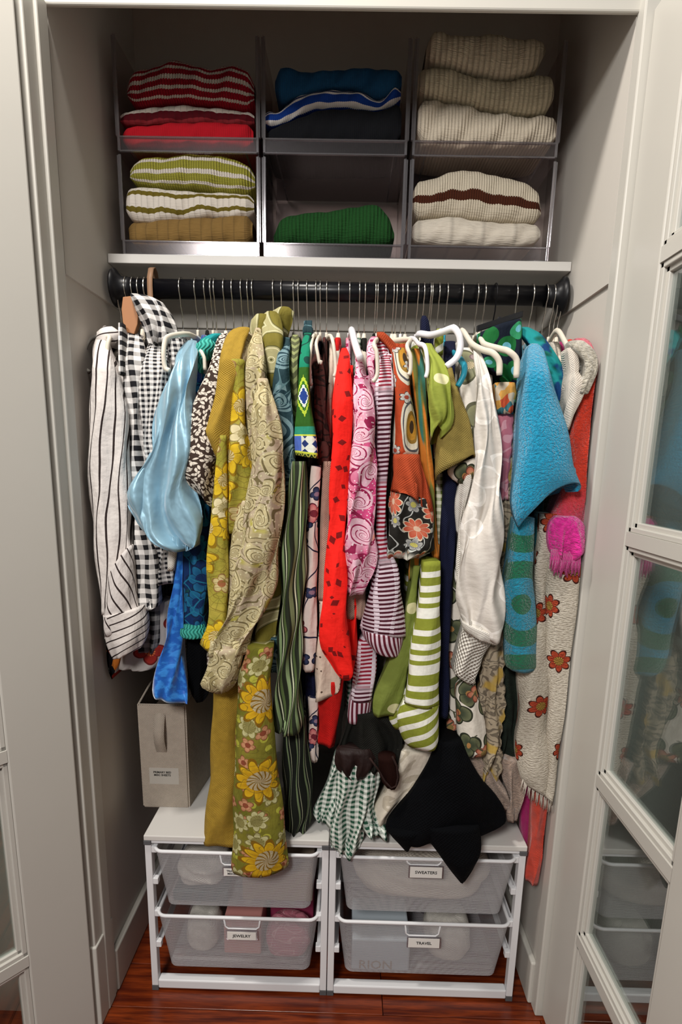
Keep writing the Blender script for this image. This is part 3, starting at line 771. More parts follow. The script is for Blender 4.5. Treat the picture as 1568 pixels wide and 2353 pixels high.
# things inside the drawers
def box_thing(name, b, mat, label, cat='box', bev=.004, rz=0):
    c = Vector(((b[0] + b[1]) / 2, (b[2] + b[3]) / 2, 0)); Rm = Matrix.Translation(c) @ Matrix.Rotation(rz, 4, 'Z') @ Matrix.Translation(-c)
    return tag(MB().box(*b, rot=Rm).obj(name, mat, bevel=bev), label, cat)
zb2 = ZD2 - H2 + .002; zb1 = ZD1 - H1 + .002
def lump(name, mat, x0, x1, y0, y1, z0, z1, label, cat, seed=1, amp=.006):
    rr = random.Random(seed); V = []; F = []; U = []; nx, ny = 26, 22
    for i in range(nx):
        th = 2 * PI * i / nx
        for j in range(ny):
            ph = PI * (j + .5) / ny; a = math.copysign(abs(sin(ph)) ** .6, 1)
            x = cos(th) * a; y = sin(th) * a; z = cos(ph)
            w_ = 1 + amp * 20 * (sin(5 * th + seed + 3 * z) * .5 + sin(9 * z + 3 * th + seed) * .5)
            V.append(((x0 + x1) / 2 + (x1 - x0) / 2 * math.copysign(abs(x) ** .7, x) * w_, (y0 + y1) / 2 + (y1 - y0) / 2 * math.copysign(abs(y) ** .7, y) * w_,
                      (z0 + z1) / 2 + (z1 - z0) / 2 * math.copysign(abs(z) ** .8, z) * (1 if z < 0 else w_)))
            U.append((th * .05, ph * .05))
    for i in range(nx):
        for j in range(ny - 1): F.append([i*ny + j, i*ny + j + 1, ((i+1) % nx)*ny + j + 1, ((i+1) % nx)*ny + j])
    F.append([i*ny for i in range(nx)]); F.append([i*ny + ny - 1 for i in range(nx)][::-1])
    return tag(build(name, V, F, mat, None, U), label, cat)
x = lambda px, py=2180: P(px, py, .05).x
box_thing('gift_box', (x(515), x(600), .05, .16, zb2, zb2 + .10), 'pink_box', 'pink cardboard box in the lower left mesh drawer behind the card')
lump('cosmetic_bag', 'pink_lace', x(612), x(712), .03, .12, zb2, zb2 + .085, 'pale pink quilted pouch in the lower left mesh drawer, on the right', 'pouch', 3, .003)
lump('headband', 'linen_white', x(425), x(500), .04, .14, zb2, zb2 + .09, 'white cloth roll in the lower left mesh drawer, on the left', 'pouch', 5, .003)
box_thing('jewelry_case', (x(610), x(715), .14, .30, zb2, zb2 + .125), 'magenta_box', 'magenta case standing at the back of the lower left mesh drawer')
lump('cable_pouch', 'linen_white', x(410, 2020), x(520, 2020), .02, .16, zb1 + .03, zb1 + .095, 'white knitted pouch lying in the upper left mesh drawer', 'pouch', 8, .005)
box_thing('storage_case', (x(405, 2020), x(530, 2020), .02, .2, zb1, zb1 + .028), 'teal_box', 'dark flat case under the white pouch in the upper left drawer', 'case')
box_thing('storage_case', (x(560, 2020), x(720, 2020), .03, .22, zb1, zb1 + .08), 'brown_box', 'tan flat box in the upper left mesh drawer, on the right')
bx = box_thing('shoe_box', (x(808), x(938), .015, .15, zb2, zb2 + .088), 'pale_box', 'pale blue box with grey letters in the lower right mesh drawer')
words('RION', x(862), .0138, zb2 + .016, bx, .09, mat='brown_box', size=.034)
lump('shower_cap', 'linen_white', x(980), x(1085), .03, .16, zb2, zb2 + .10, 'white wrapped parcel in the lower right mesh drawer', 'parcel', 11, .002)
box_thing('hard_case', (x(815), x(880), .17, .30, zb2, zb2 + .12), 'dark_box', 'dark box at the back left of the lower right mesh drawer')
box_thing('guide_book', (x(884), x(935), .18, .30, zb2, zb2 + .13), 'teal_box', 'dark teal book at the back of the lower right mesh drawer', 'book', .001)
lump('plastic_bag', 'clear_rim', x(955), x(1080), .17, .3, zb2, zb2 + .14, 'clear plastic bag behind the white parcel in the lower right drawer', 'plastic bag', 13, .004)
lump('folded_sweater', 'cream', x(810, 2020), x(1140, 2020), .02, .30, zb1, zb1 + .095, 'pale folded sweater filling the upper right mesh drawer', 'sweater', 15, .002)

# ------------------------------------------------------------------ fabric storage bag on the left of the drawers
solid('bag_card', 'b5afa6', .8); plain('bag_cloth', 'b0a496', .85, var=.06); plain('bag_dark', '4c4238')
def bag():
    yf = .115; zb = ZU + .0005
    a = P(333, 1843, yf); b = P(433, 1838, yf); tl = P(319, 1618, yf); tr = P(424, 1622, yf)
    o = empty('storage_bag', ((a.x + b.x) / 2, yf, zb), 'beige canvas storage tote with a front handle and label card, left of the mustard dress', 'storage bag')
    a.z = b.z = zb; yb = YB - .045; g = .004; h1 = (tl.z + tr.z) / 2; hb = P(319, 1540, .2).z
    def wall(p, nm):
        # p: four corner columns (x, y, z0, z1), panels with thickness
        V = [Vector(q) for q in p]; n = (V[1] - V[0]).cross(V[3] - V[0]).normalized() * g
        build(nm, V + [v + n for v in V], [[0, 1, 2, 3], [7, 6, 5, 4], [0, 4, 5, 1], [1, 5, 6, 2], [2, 6, 7, 3], [3, 7, 4, 0]], 'bag_cloth', o, [(v.x + v.y, v.z) for v in V] * 2, False)
    xo = tl.x; x1 = tr.x; A, B = (a.x, yf, zb), (b.x, yf, zb)
    wall([A, B, (x1, yf, h1), (xo, yf, h1)], 'front_panel')
    wall([(b.x, yf, zb), (b.x + .03, yb, zb), (x1 + .03, yb, h1 + .06), (x1, yf, h1)], 'side_panel')
    wall([(a.x, yb, zb), (a.x, yf, zb), (xo, yf, h1), (xo, yb, h1 + .06)], 'side_panel')
    wall([(b.x + .03, yb, zb), (a.x, yb, zb), (xo, yb, hb), (x1 + .03, yb, hb)], 'back_panel')
    wall([A, (a.x, yb, zb), (b.x + .03, yb, zb), B], 'base')
    MB().tube([(xo, yf, h1), (x1, yf, h1), (x1 + .03, yb, h1 + .06), (xo, yb, h1 + .06)], .003, 6, closed=True).obj('binding', 'bag_cloth', o, smooth=True)
    t0 = P(357, 1637, yf); t1 = P(385, 1727, yf); xc = (t0.x + t1.x) / 2; wd = (t1.x - t0.x) / 2
    V = []; F = []
    for i in range(15):
        s = i / 14; z = t0.z + (t1.z - t0.z) * s; y = yf - .002 - .016 * sin(PI * s)
        V += [(xc - wd, y, z), (xc + wd, y, z), (xc + wd, y - .002, z), (xc - wd, y - .002, z)]
        if i:
            for q in range(4): F.append([4*i - 4 + q, 4*i - 4 + (q+1) % 4, 4*i + (q+1) % 4, 4*i + q])
    build('handle', V, F, 'bag_cloth', o, [(v[0], v[2]) for v in V], True)
    q0 = P(343, 1763, yf - .003); q1 = P(412, 1802, yf - .003)
    MB().box(q0.x - .003, q1.x + .003, yf - .003, yf - .0012, q1.z - .003, q0.z + .003).obj('card_pocket', 'clear_rim', o)
    c = MB().box(q0.x, q1.x, yf - .0042, yf - .0031, q1.z, q0.z).obj('label_card', 'bag_card', o)
    words('PRIMARY BED|MISC SHEETS', (q0.x + q1.x) / 2 - .004, yf - .0046, (q0.z + q1.z) / 2 + .006, c, .05, size=.0072)
    # folded sheets standing inside
    tag(MB().box(xo + .012, x1 - .006, yf + .06, yb - .03, zb + .006, h1 - .03).obj('folded_sheet', 'bag_dark', bevel=.008), 'dark folded sheets inside the beige canvas tote', 'sheets')
bag()
# ------------------------------------------------------------------ clear stacking bins on the shelf
YS = .207; ZS = 1.7131
def bin_(x0, x1, z0, z1, label, lower):
    """clear open-fronted bin: base, sides with a flange down their front edge, back and a low front lip"""
    yb = YB - .006; g = .0016; o = empty('clear_bin', ((x0 + x1) / 2, YS, z0), label, 'storage bin', 'clear stacking bins on the closet shelf')
    MB().box(x0, x1, YS, yb, z0, z0 + g).obj('base', 'clear_plastic', o)
    MB().box(x0, x1, yb - g, yb, z0 + g, z1).obj('back_panel', 'clear_plastic', o)
    for x, s in ((x0, 1), (x1, -1)):
        MB().box(min(x, x + s*g), max(x, x + s*g), YS, yb - g, z0 + g, z1).obj('side_panel', 'clear_plastic', o)
        MB().box(min(x, x + s*.006), max(x, x + s*.006), YS - .0025, YS, z0 + .002, z1 - .003).box(min(x, x - s*.003), max(x, x - s*.003), YS - .002, YS + .004, z0 + .03, z1 - .004).obj('side_flange', 'clear_rim', o, bevel=.0008)
        if lower: MB().box(min(x, x + s*.004), max(x, x + s*.004), YS, yb, z1 - .003, z1 - .001).obj('top_runner', 'clear_plastic', o)
    MB().box(x0 + .006, x1 - .006, YS - .002, YS + .001, z0, z0 + .028).obj('front_lip', 'clear_plastic', o)
    MB().box(x0 + .004, x1 - .004, YS - .004, YS + .003, z0 + .026, z0 + .0295).box(x0 + .004, x1 - .004, YS - .004, YS + .002, z0, z0 + .003).obj('lip_bead', 'clear_rim', o, bevel=.0008)
    for xx in (x0 + .028, x1 - .028): MB().box(xx - .001, xx + .001, YS + .002, yb, z0 - .0, z0 + .006).obj('base_rib', 'clear_rim', o)
ZM = P(440, 352, YS).z; ZTB = P(440, 78, YS).z
cols = [(P(283, 570, YS).x, P(597, 570, YS).x), (P(606, 570, YS).x, P(927, 570, YS).x), (P(938, 570, YS).x, P(1262, 570, YS).x)]
nm = [('red and striped sweaters', 'lime striped sweaters'), ('blue and navy sweaters', 'single green sweater'), ('three ivory cable knits', 'cream and brown sweaters')]
for (a, b), (u_, l_) in zip(cols, nm):
    bin_(a, b, ZS, ZM - .002, 'clear plastic bin on the shelf holding the ' + l_, True)
    bin_(a - .004 * 0, b, ZM, ZTB, 'clear plastic bin of the upper row holding the ' + u_, False)
yq = YS + .034
G_ = 'folded sweaters in the clear bins'
def fs(mat, top, bot, label, y=yq, dep=.15, **k):
    folded('folded_sweater', mat, top, bot, y, dep, label, 'sweater', group=G_, **k)
fs('knit_red_stripes', [(296, 196), (322, 176), (372, 160), (410, 150), (450, 158), (490, 170), (530, 158), (560, 166), (587, 182)],
   [(296, 238), (325, 252), (380, 246), (440, 246), (500, 252), (550, 258), (587, 262)], 'red and white striped ribbed sweater, topmost in the upper left bin')
fs('knit_red_cream', [(279, 262), (330, 256), (400, 248), (480, 252), (540, 258), (586, 262)], [(279, 292), (330, 292), (400, 290), (480, 290), (540, 290), (586, 294)],
   'cream and dark red sweater, middle one in the upper left bin')
fs('knit_red', [(286, 300), (330, 296), (400, 290), (480, 288), (540, 290), (584, 294)], [(286, 342), (330, 346), (400, 348), (480, 348), (540, 347), (584, 344)],
   'plain bright red sweater, bottom of the upper left bin')
fs('knit_lime_stripes', [(302, 385), (340, 370), (390, 368), (430, 362), (480, 362), (530, 370), (560, 380), (588, 396)],
   [(302, 424), (340, 434), (400, 440), (450, 440), (500, 448), (550, 452), (588, 450)], 'lime and white striped sweater, topmost in the lower left bin')
fs('knit_olive_wavy', [(295, 440), (320, 436), (380, 440), (440, 446), (500, 448), (550, 450), (586, 452)], [(295, 512), (330, 518), (380, 516), (440, 512), (490, 506), (540, 508), (586, 504)],
   'white sweater with wavy olive stripes, middle of the lower left bin')
fs('knit_tan', [(300, 516), (350, 514), (400, 508), (460, 506), (510, 504), (560, 500), (583, 500)], [(300, 566), (350, 570), (400, 570), (460, 570), (510, 570), (560, 570), (583, 568)],
   'tan brown sweater, bottom of the lower left bin')
fs('knit_blue', [(634, 176), (650, 166), (700, 172), (760, 168), (810, 164), (870, 167), (923, 170)], [(634, 232), (650, 242), (700, 226), (760, 208), (810, 208), (870, 232), (923, 214)],
   'steel blue sweater, topmost in the upper middle bin')
fs('knit_royal', [(611, 254), (640, 262), (662, 246), (700, 222), (760, 214), (820, 215), (872, 234), (905, 205), (921, 206)], [(611, 300), (640, 292), (680, 276), (730, 256), (790, 254), (870, 258), (900, 250), (921, 238)],
   'royal blue sweater with white stripes, under the steel blue one')
fs('knit_black', [(612, 304), (640, 298), (690, 278), (740, 262), (790, 258), (870, 262), (921, 242)], [(612, 346), (650, 350), (700, 352), (760, 352), (820, 352), (880, 350), (921, 346)],
   'black sweater, bottom of the upper middle bin')
fs('knit_green', [(630, 540), (650, 508), (700, 496), (760, 490), (820, 480), (860, 476), (890, 502), (906, 530)], [(630, 562), (650, 568), (700, 570), (760, 570), (820, 570), (860, 570), (890, 568), (906, 560)],
   'dark green ribbed sweater, alone in the lower middle bin')
fs('knit_ivory_rib', [(978, 108), (994, 86), (1040, 92), (1080, 96), (1120, 88), (1160, 98), (1210, 102), (1253, 106)], [(978, 146), (1000, 156), (1050, 168), (1090, 180), (1150, 190), (1200, 186), (1230, 168), (1253, 130)],
   'ivory ribbed sweater, topmost in the upper right bin', rib=.0012)
fs('knit_ivory_cable', [(958, 168), (1000, 166), (1050, 176), (1100, 190), (1150, 196), (1200, 190), (1240, 182), (1268, 190)], [(958, 226), (1000, 236), (1050, 246), (1100, 258), (1150, 268), (1200, 272), (1240, 272), (1268, 258)],
   'ivory cable sweater, second from the top in the upper right bin', rib=.0012)
fs('knit_ivory_fine', [(957, 240), (1000, 240), (1050, 248), (1100, 262), (1150, 272), (1200, 276), (1240, 276), (1277, 280)], [(957, 336), (1000, 345), (1050, 348), (1100, 348), (1150, 348), (1200, 348), (1240, 346), (1277, 334)],
   'ivory fine-knit sweater, bottom of the upper right bin', amp=.004)
fs('knit_ivory_brown', [(947, 426), (990, 416), (1030, 402), (1080, 397), (1120, 408), (1160, 414), (1200, 428), (1230, 450), (1241, 474)], [(947, 508), (990, 506), (1040, 504), (1080, 510), (1120, 514), (1160, 516), (1200, 518), (1230, 516), (1241, 508)],
   'cream sweater with one dark brown stripe, in the lower right bin')
fs('knit_ivory_wide', [(946, 512), (1000, 506), (1050, 504), (1090, 512), (1150, 516), (1200, 518), (1239, 520)], [(946, 562), (1000, 568), (1050, 571), (1090, 571), (1150, 571), (1200, 570), (1239, 562)],
   'cream wide-ribbed sweater, bottom of the lower right bin')

# ------------------------------------------------------------------ hangers
ZN = ZR_ - .088      # where the hook enters the hanger's neck
def hanger_mesh():
    k = MB(); r = .0235; pts = []
    for i in range(15):
        a = math.radians(200 - i * 250 / 14)      # over the rod, in the y-z plane
        pts.append((0, -r * cos(a), r * sin(a)))
    pts += [(0, -.012, -.036), (0, -.002, -.050), (0, 0, -.062), (0, 0, -.094)]
    k.tube(pts, .0015, 6, side=(1, 0, 0))
    b = MB(); n = -.088
    b.tube([(0, 0, n + .004), (0, 0, n - .006), (0, 0, n - .022)], [.0035, .0055, .009], 8)
    L = []
    for s in (-1, 1):
        L.append([(0, 0, n - .014), (0, s*.02, n - .02), (0, s*.055, n - .032), (0, s*.06, n - .029), (0, s*.066, n - .036), (0, s*.11, n - .052), (0, s*.15, n - .068), (0, s*.178, n - .088), (0, s*.19, n - .112), (0, s*.188, n - .130)])
    for q in L: b.tube([(x_, y_ * .62, z_) for x_, y_, z_ in q], [.0065, .0062, .0055, .0062, .0055, .0055, .0055, .0055, .0055, .0052], 8, flat=.62)
    b.tube([(0, -.116, n - .128), (0, -.06, n - .126), (0, .06, n - .126), (0, .116, n - .128)], .0032, 8)
    return k, b
HK, HB = hanger_mesh()
_hm = {}
def hanger(px, col, label, yaw=0, tilt=0, hook='chrome', body='velvet_hanger', group=None, name='clothes_hanger', lean=0):
    X = P(px, 672, YR_ - .02).x
    o = empty(name, (X, YR_, ZR_), label, 'hanger', group)
    o.rotation_euler = (tilt, lean, yaw)
    for nm, mb, mt in (('hook', HK, hook), ('hanger_arms', HB, col)):
        if (nm, mt) not in _hm:
            q = mb.obj(nm, mt, smooth=True); _hm[(nm, mt)] = q; q.parent = o
        else:
            q = _hm[(nm, mt)].copy(); C.objects.link(q); q.parent = o
    return o

# ------------------------------------------------------------------ garments
def garment(name, label, cat, hook, mat, hem=None, w_=.009, top=.012, yf=.088, dep=.33, col=None, hl=None, yaw=0, tilt=0, hk='chrome', lean=0):
    """a garment on its hanger: the body hangs edge-on from the hanger arms, sleeves and panels are added in front"""
    X = P(hook, 672, YR_ - .02).x; o = empty(name, (X, YR_, ZN - .02), label, cat)
    if col: hanger(hook, col, hl, yaw, tilt, hk, lean=lean)
    if hem:
        zh = P(hook, hem, yf).z; V = []; F = []; U = []; n = 40; m = 30; rr = random.Random(hook); ph = rr.random() * 6
        cx, cz = X, ZN
        for i in range(m + 1):
            s = i / m; z0 = ZN - top
            z = z0 + (zh - z0) * s ** 1.3; drop = (z0 - z)
            k = min(1, drop / .13) ** .75; y0 = YR_ - .035 - (YR_ - .035 - yf) * k; y1 = YR_ + .035 + (yf + dep - YR_ - .035) * k; y1 = min(y1, YB - .02)
            for j in range(n):
                g = 2 * PI * j / n; cy = (y0 + y1) / 2; hy = (y1 - y0) / 2
                y = cy - hy * math.copysign(abs(cos(g)) ** .8, cos(g)); x = w_ * math.copysign(abs(sin(g)) ** .45, sin(g)) * (.75 if drop < .05 else 1)
                wv = .35 * w_ * sin(y * 50 + ph + z * 4) * min(1, drop / .1)
                V.append((X + x + wv, y, z)); U.append((y + (.5 if x > 0 else 0), drop))
        for i in range(m):
            for j in range(n): F.append([i*n + j, (i+1)*n + j, (i+1)*n + (j+1) % n, i*n + (j+1) % n])
        F.append(list(range(n))); F.append([m*n + j for j in range(n)][::-1])
        build('body', V, F, mat, o, U)
    return o
def G(name, label, cat, hook, mat, hem, parts, **k):
    o = garment(name, label, cat, hook, mat, hem, **k)
    for p in parts:
        nm, mt, rows, y = p[:4]; drape(nm, mt, rows, y, parent=o, **(p[4] if len(p) > 4 else {}))
    return o
CV, WP, GV, BV = 'cream_velvet', 'white_plastic', 'grey_velvet', 'black_velvet'
def HL(c, t): return '%s hanger on the rod, %s' % (c, t)

G('dress', 'dark maroon dress hanging last against the left wall', 'dress', 267, 'maroon', 1180, [
  ('sleeve', 'maroon', [(806, 205, 232), (850, 186, 240), (940, 178, 240), (1060, 184, 240), (1180, 190, 240)], .10)], col=None, w_=.006)
G('dress', 'white dress with dark brown blossoms at the left wall, mostly behind the striped blouse', 'dress', 286, 'brown_flower_white', 1440, [
  ('sleeve', 'brown_flower_white', [(1010, 190, 230), (1080, 189, 235), (1160, 190, 240), (1250, 190, 245), (1350, 193, 250), (1420, 196, 255), (1462, 202, 258)], .075),
  ('skirt', 'black_red_geo', [(1380, 205, 262), (1450, 206, 268), (1500, 212, 280), (1535, 225, 275), (1558, 240, 258)], .085)],
  col=CV, hl=HL('cream', 'second from the left wall, carrying the brown blossom dress'), w_=.006, dep=.26)
G('blouse', 'white blouse with thin black stripes and a wide wrapped cuff, far left', 'blouse', 302, 'stripe_white', 1380, [
  ('collar', 'stripe_cuff', [(750, 238, 258), (760, 225, 272), (776, 220, 276), (800, 222, 262)], .10, dict(sh=.0, folds=2)),
  ('sleeve', 'stripe_white', [(772, 224, 246), (800, 214, 254), (850, 211, 268), (900, 210, 279), (950, 208, 290), (1044, 206, 295), (1120, 208, 298), (1180, 213, 300), (1237, 220, 303), (1324, 229, 310), (1380, 233, 314), (1410, 236, 316)], .035, dict(folds=2, amp=.005, back=.10, fo=.01)),
  ('sleeve_lining', 'stripe_slant', [(250, 1330, 304, 1250), (246, 1380, 312, 1310), (243, 1430, 318, 1390), (246, 1460, 322, 1420)], .026, dict(folds=2, amp=.003, back=.06)),
  ('cuff', 'stripe_cuff', [(238, 1412, 330, 1392), (242, 1440, 338, 1425), (248, 1475, 336, 1455), (256, 1500, 328, 1478), (262, 1514, 322, 1488)], .022, dict(folds=3, amp=.003, back=.09, step=.004))],
  col=None, w_=.008)
G('dress', 'grey dress with a dark red blossom hem behind the gingham, at the left', 'dress', 316, 'red_blossom', 1500, [
  ('skirt', 'red_blossom', [(1380, 300, 392), (1440, 290, 400), (1490, 280, 402), (1525, 276, 385), (1534, 280, 340)], .09, dict(folds=5))], col=CV, hl=HL('cream', 'fourth from the left wall, carrying the grey blossom dress'), w_=.006, dep=.25)
G('hooded_dress', 'black and white large gingham dress with a hood, on a brown wooden hanger', 'dress', 342, 'gingham_dark', 1470, [
  ('hood', 'gingham_large', [(300, 678, 348, 684), (304, 690, 372, 692), (312, 706, 384, 706), (322, 725, 396, 730), (332, 745, 402, 752), (340, 768, 402, 774), (345, 790, 396, 792)], .10, dict(sh=0, folds=5, amp=.008, bulge=.9, drift=.3)),
  ('placket', 'gingham_large', [(742, 272, 282), (800, 272, 281), (861, 273, 284)], .04, dict(sh=.03, amp=.001)),
  ('shoulder', 'gingham_large', [(756, 284, 318), (790, 276, 330), (840, 276, 333), (900, 282, 334), (960, 290, 330), (1040, 298, 334), (1110, 305, 340), (1165, 308, 346), (1230, 310, 350)], .065, dict(folds=3, amp=.006)),
  ('sleeve', 'gingham_large', [(1160, 309, 332), (1224, 310, 341), (1274, 312, 359), (1340, 314, 364), (1391, 314, 368), (309, 1408, 362, 1394)], .045, dict(folds=2, amp=.004)),
  ('skirt', 'gingham_dark', [(1380, 325, 372), (1430, 322, 375), (1470, 318, 378), (1496, 322, 370)], .075)],
  col='tan_wood', hl='brown wooden hanger with a wide flat top under the gingham hood', w_=.008)
G('blouse', 'small black and white gingham blouse beside the blue satin blouse', 'blouse', 412, 'gingham_small', 1330, [
  ('yoke', 'gingham_small', [(781, 378, 424), (800, 384, 424), (830, 388, 424), (850, 390, 420)], .105, dict(sh=0)),
  ('sleeve', 'gingham_small', [(782, 350, 384), (800, 338, 386), (848, 326, 388), (900, 324, 388), (950, 325, 384), (1018, 330, 380), (1070, 343, 385), (1130, 350, 390), (1250, 352, 394), (1340, 356, 396)], .06, dict(folds=3, amp=.006))],
  col=GV, hl=HL('grey', 'carrying the small gingham blouse'))
G('blouse', 'pale blue satin blouse with a puffed sleeve gathered at the cuff', 'blouse', 447, 'satin_blue', 1235, [
  ('sleeve', 'satin_blue', [(783, 430, 452), (808, 412, 452), (835, 401, 448), (888, 380, 441), (948, 361, 441), (1010, 352, 442), (1050, 344, 443), (1090, 322, 444), (1136, 300, 449), (1160, 301, 454), (312, 1188, 460, 1200), (324, 1215, 462, 1230), (350, 1240, 461, 1250), (385, 1258, 455, 1258), (400, 1266, 440, 1264)], .0, dict(folds=4, amp=.011, back=.085, drift=.5, sh=.09, n=64)),
  ('puff_fold', 'satin_blue', [(1040, 345, 366), (1090, 318, 362), (1130, 300, 356), (1165, 305, 350), (1200, 318, 348), (1222, 332, 352)], -.012, dict(folds=2, amp=.008, back=.03)),
  ('cuff', 'linen_white', [(1255, 388, 408), (1285, 386, 404), (1312, 385, 400)], .03, dict(amp=.001, back=.05)),
  ('shoulder', 'velvet_deep', [(800, 434, 458), (830, 430, 460), (862, 426, 462), (960, 440, 462), (1100, 446, 464)], .06)],
  col=None)
G('dress', 'bright blue crushed velvet dress with a flared hem, below the pale satin sleeve', 'dress', 469, 'velvet_deep', 1500, [
  ('skirt', 'velvet_blue', [(1262, 404, 420), (1300, 403, 421), (1349, 399, 421), (1410, 388, 420), (1473, 379, 420), (1530, 366, 423), (353, 1592, 428, 1616)], .045, dict(folds=2, amp=.008, hem=.02))],
  col=BV, hl=HL('black', 'left of the turquoise braid, carrying the blue velvet dress'))
G('dress', 'navy and teal printed dress edged with a turquoise braid', 'dress', 491, 'near_black', 1590, [
  ('neckline', 'teal_green_shoulder', [(768, 486, 514), (778, 466, 508), (790, 458, 502), (812, 470, 500)], .08, dict(sh=0)),
  ('neck_braid', 'braid_turquoise', [(778, 470, 482), (784, 455, 496), (798, 450, 500), (830, 452, 464), (858, 455, 463)], .066, dict(sh=0, amp=.001)),
  ('skirt', 'teal_print', [(830, 446, 476), (900, 442, 476), (1000, 442, 476), (1120, 443, 480), (1200, 452, 484), (1260, 421, 482), (1340, 421, 478), (1445, 424, 474)], .055, dict(folds=2)),
  ('hem_braid', 'braid_turquoise', [(1442, 416, 474), (1450, 414, 476), (1458, 415, 476), (1464, 420, 474)], .046, dict(sh=0, amp=.001, step=.003, folds=6)),
  ('underskirt', 'near_black', [(1440, 428, 482), (1500, 430, 484), (1550, 436, 486), (1596, 440, 478), (1612, 450, 466)], .08)],
  col=GV, hl=HL('dark grey', 'carrying the navy dress with turquoise braid'))
G('blouse', 'brown blouse with ivory leaf print and a short flared sleeve', 'blouse', 513, 'leaf_print', 1530, [
  ('sleeve', 'leaf_print', [(766, 508, 522), (780, 500, 524), (820, 488, 526), (856, 474, 524), (914, 452, 518), (970, 433, 512), (1030, 416, 508), (1060, 407, 504), (402, 1082, 500, 1104), (424, 1102, 498, 1136), (450, 1128, 494, 1158), (478, 1150, 490, 1168)], .012, dict(folds=2, amp=.006, back=.075)),
  ('hem_panel', 'leaf_print', [(1480, 476, 500), (1510, 475, 498), (1530, 477, 496), (1542, 480, 492)], .07)],
  col=CV, hl=HL('cream', 'carrying the brown leaf print blouse'))
G('dress', 'plain mustard yellow linen dress with a pointed short sleeve', 'dress', 532, 'mustard', 1600, [
  ('sleeve', 'mustard', [(753, 548, 574), (760, 532, 574), (783, 518, 562), (835, 502, 552), (882, 495, 545), (930, 482, 538), (975, 468, 532), (463, 993, 530, 992), (474, 1015, 530, 1010), (488, 1040, 530, 1030), (500, 1060, 529, 1045)], -.004, dict(folds=1.5, amp=.005, back=.07)),
  ('skirt', 'mustard', [(1540, 500, 550), (1594, 491, 560), (1700, 486, 560), (1800, 481, 560), (1880, 473, 558), (466, 1926, 556, 1934)], .02, dict(folds=2, amp=.004, back=.10))],
  col='orange_wood', hl='orange wooden hanger above the mustard shoulder')
G('jacket', 'olive jacket printed with large yellow flowers, two long front panels', 'jacket', 553, 'yellow_floral', 1500, [
  ('shoulder', 'beige_paisley', [(768, 556, 582), (782, 540, 576), (815, 532, 572), (850, 530, 568)], .018, dict(folds=1.5, sh=.07)),
  ('front_panel', 'yellow_floral', [(826, 530, 560), (862, 531, 561), (966, 526, 563), (1018, 526, 575), (1075, 522, 576), (1134, 521, 574), (1180, 522, 560), (1225, 524, 545)], -.005, dict(folds=2, amp=.004, sh=0, back=.06)),
  ('sleeve', 'yellow_floral', [(1000, 502, 520), (1058, 497, 521), (1123, 492, 522), (1165, 487, 523), (1257, 478, 524), (1335, 477, 524), (1410, 479, 524), (1440, 476, 527), (461, 1484, 522, 1500), (470, 1490, 513, 1502)], -.022, dict(folds=1.5, amp=.003, sh=0, back=.04))],
  col=CV, hl=HL('cream', 'carrying the yellow flower jacket'))
G('blouse', 'beige and taupe paisley blouse with long gathered sleeves', 'blouse', 568, 'beige_paisley', 1500, [
  ('shoulder', 'beige_paisley', [(754, 588, 600), (775, 580, 602), (800, 570, 606), (850, 563, 612), (920, 565, 612), (1000, 568, 616), (1100, 572, 618), (1160, 573, 618)], .01, dict(folds=3)),
  ('sleeve', 'beige_paisley', [(870, 592, 616), (914, 586, 628), (950, 581, 638), (992, 580, 647), (1050, 578, 654), (1097, 576, 656), (1165, 566, 650), (1257, 550, 644), (1335, 540, 634), (1406, 520, 608), (1460, 500, 580), (1500, 484, 566)], -.03, dict(folds=3, amp=.008, sh=.03, back=.03, n=60)),
  ('sleeve_fold', 'beige_paisley', [(1150, 556, 580), (1210, 534, 580), (1290, 526, 566), (1361, 524, 560), (1440, 522, 548), (1500, 500, 536)], -.012, dict(folds=2, amp=.006, sh=0, back=.03)),
  ('cuff', 'beige_paisley', [(482, 1490, 564, 1482), (478, 1520, 560, 1512), (470, 1550, 552, 1545), (464, 1572, 545, 1562), (480, 1584, 536, 1576), (500, 1594, 518, 1590)], -.035, dict(folds=3, amp=.005, back=.02, hem=.02)),
  ('tie', 'beige_paisley', [(1470, 574, 590), (1500, 576, 592), (1530, 578, 592), (1537, 580, 586)], .02, dict(amp=.002, back=.04))],
  col=CV, hl=HL('cream', 'carrying the beige paisley blouse'))
G('trousers', 'olive trousers printed with big yellow sunflowers, hanging longest over the drawers', 'trousers', 579, 'mustard', 1500, [
  ('trouser_leg', 'sunflower_print', [(1480, 570, 630), (1520, 560, 626), (1545, 548, 622), (1600, 546, 625), (1700, 542, 632), (1760, 539, 640), (1850, 537, 650), (1930, 535, 660), (534, 1988, 662, 1984), (536, 1996, 660, 1990)], -.03, dict(folds=1.5, amp=.003, back=.02, n=60))],
  lean=.0, col=None)
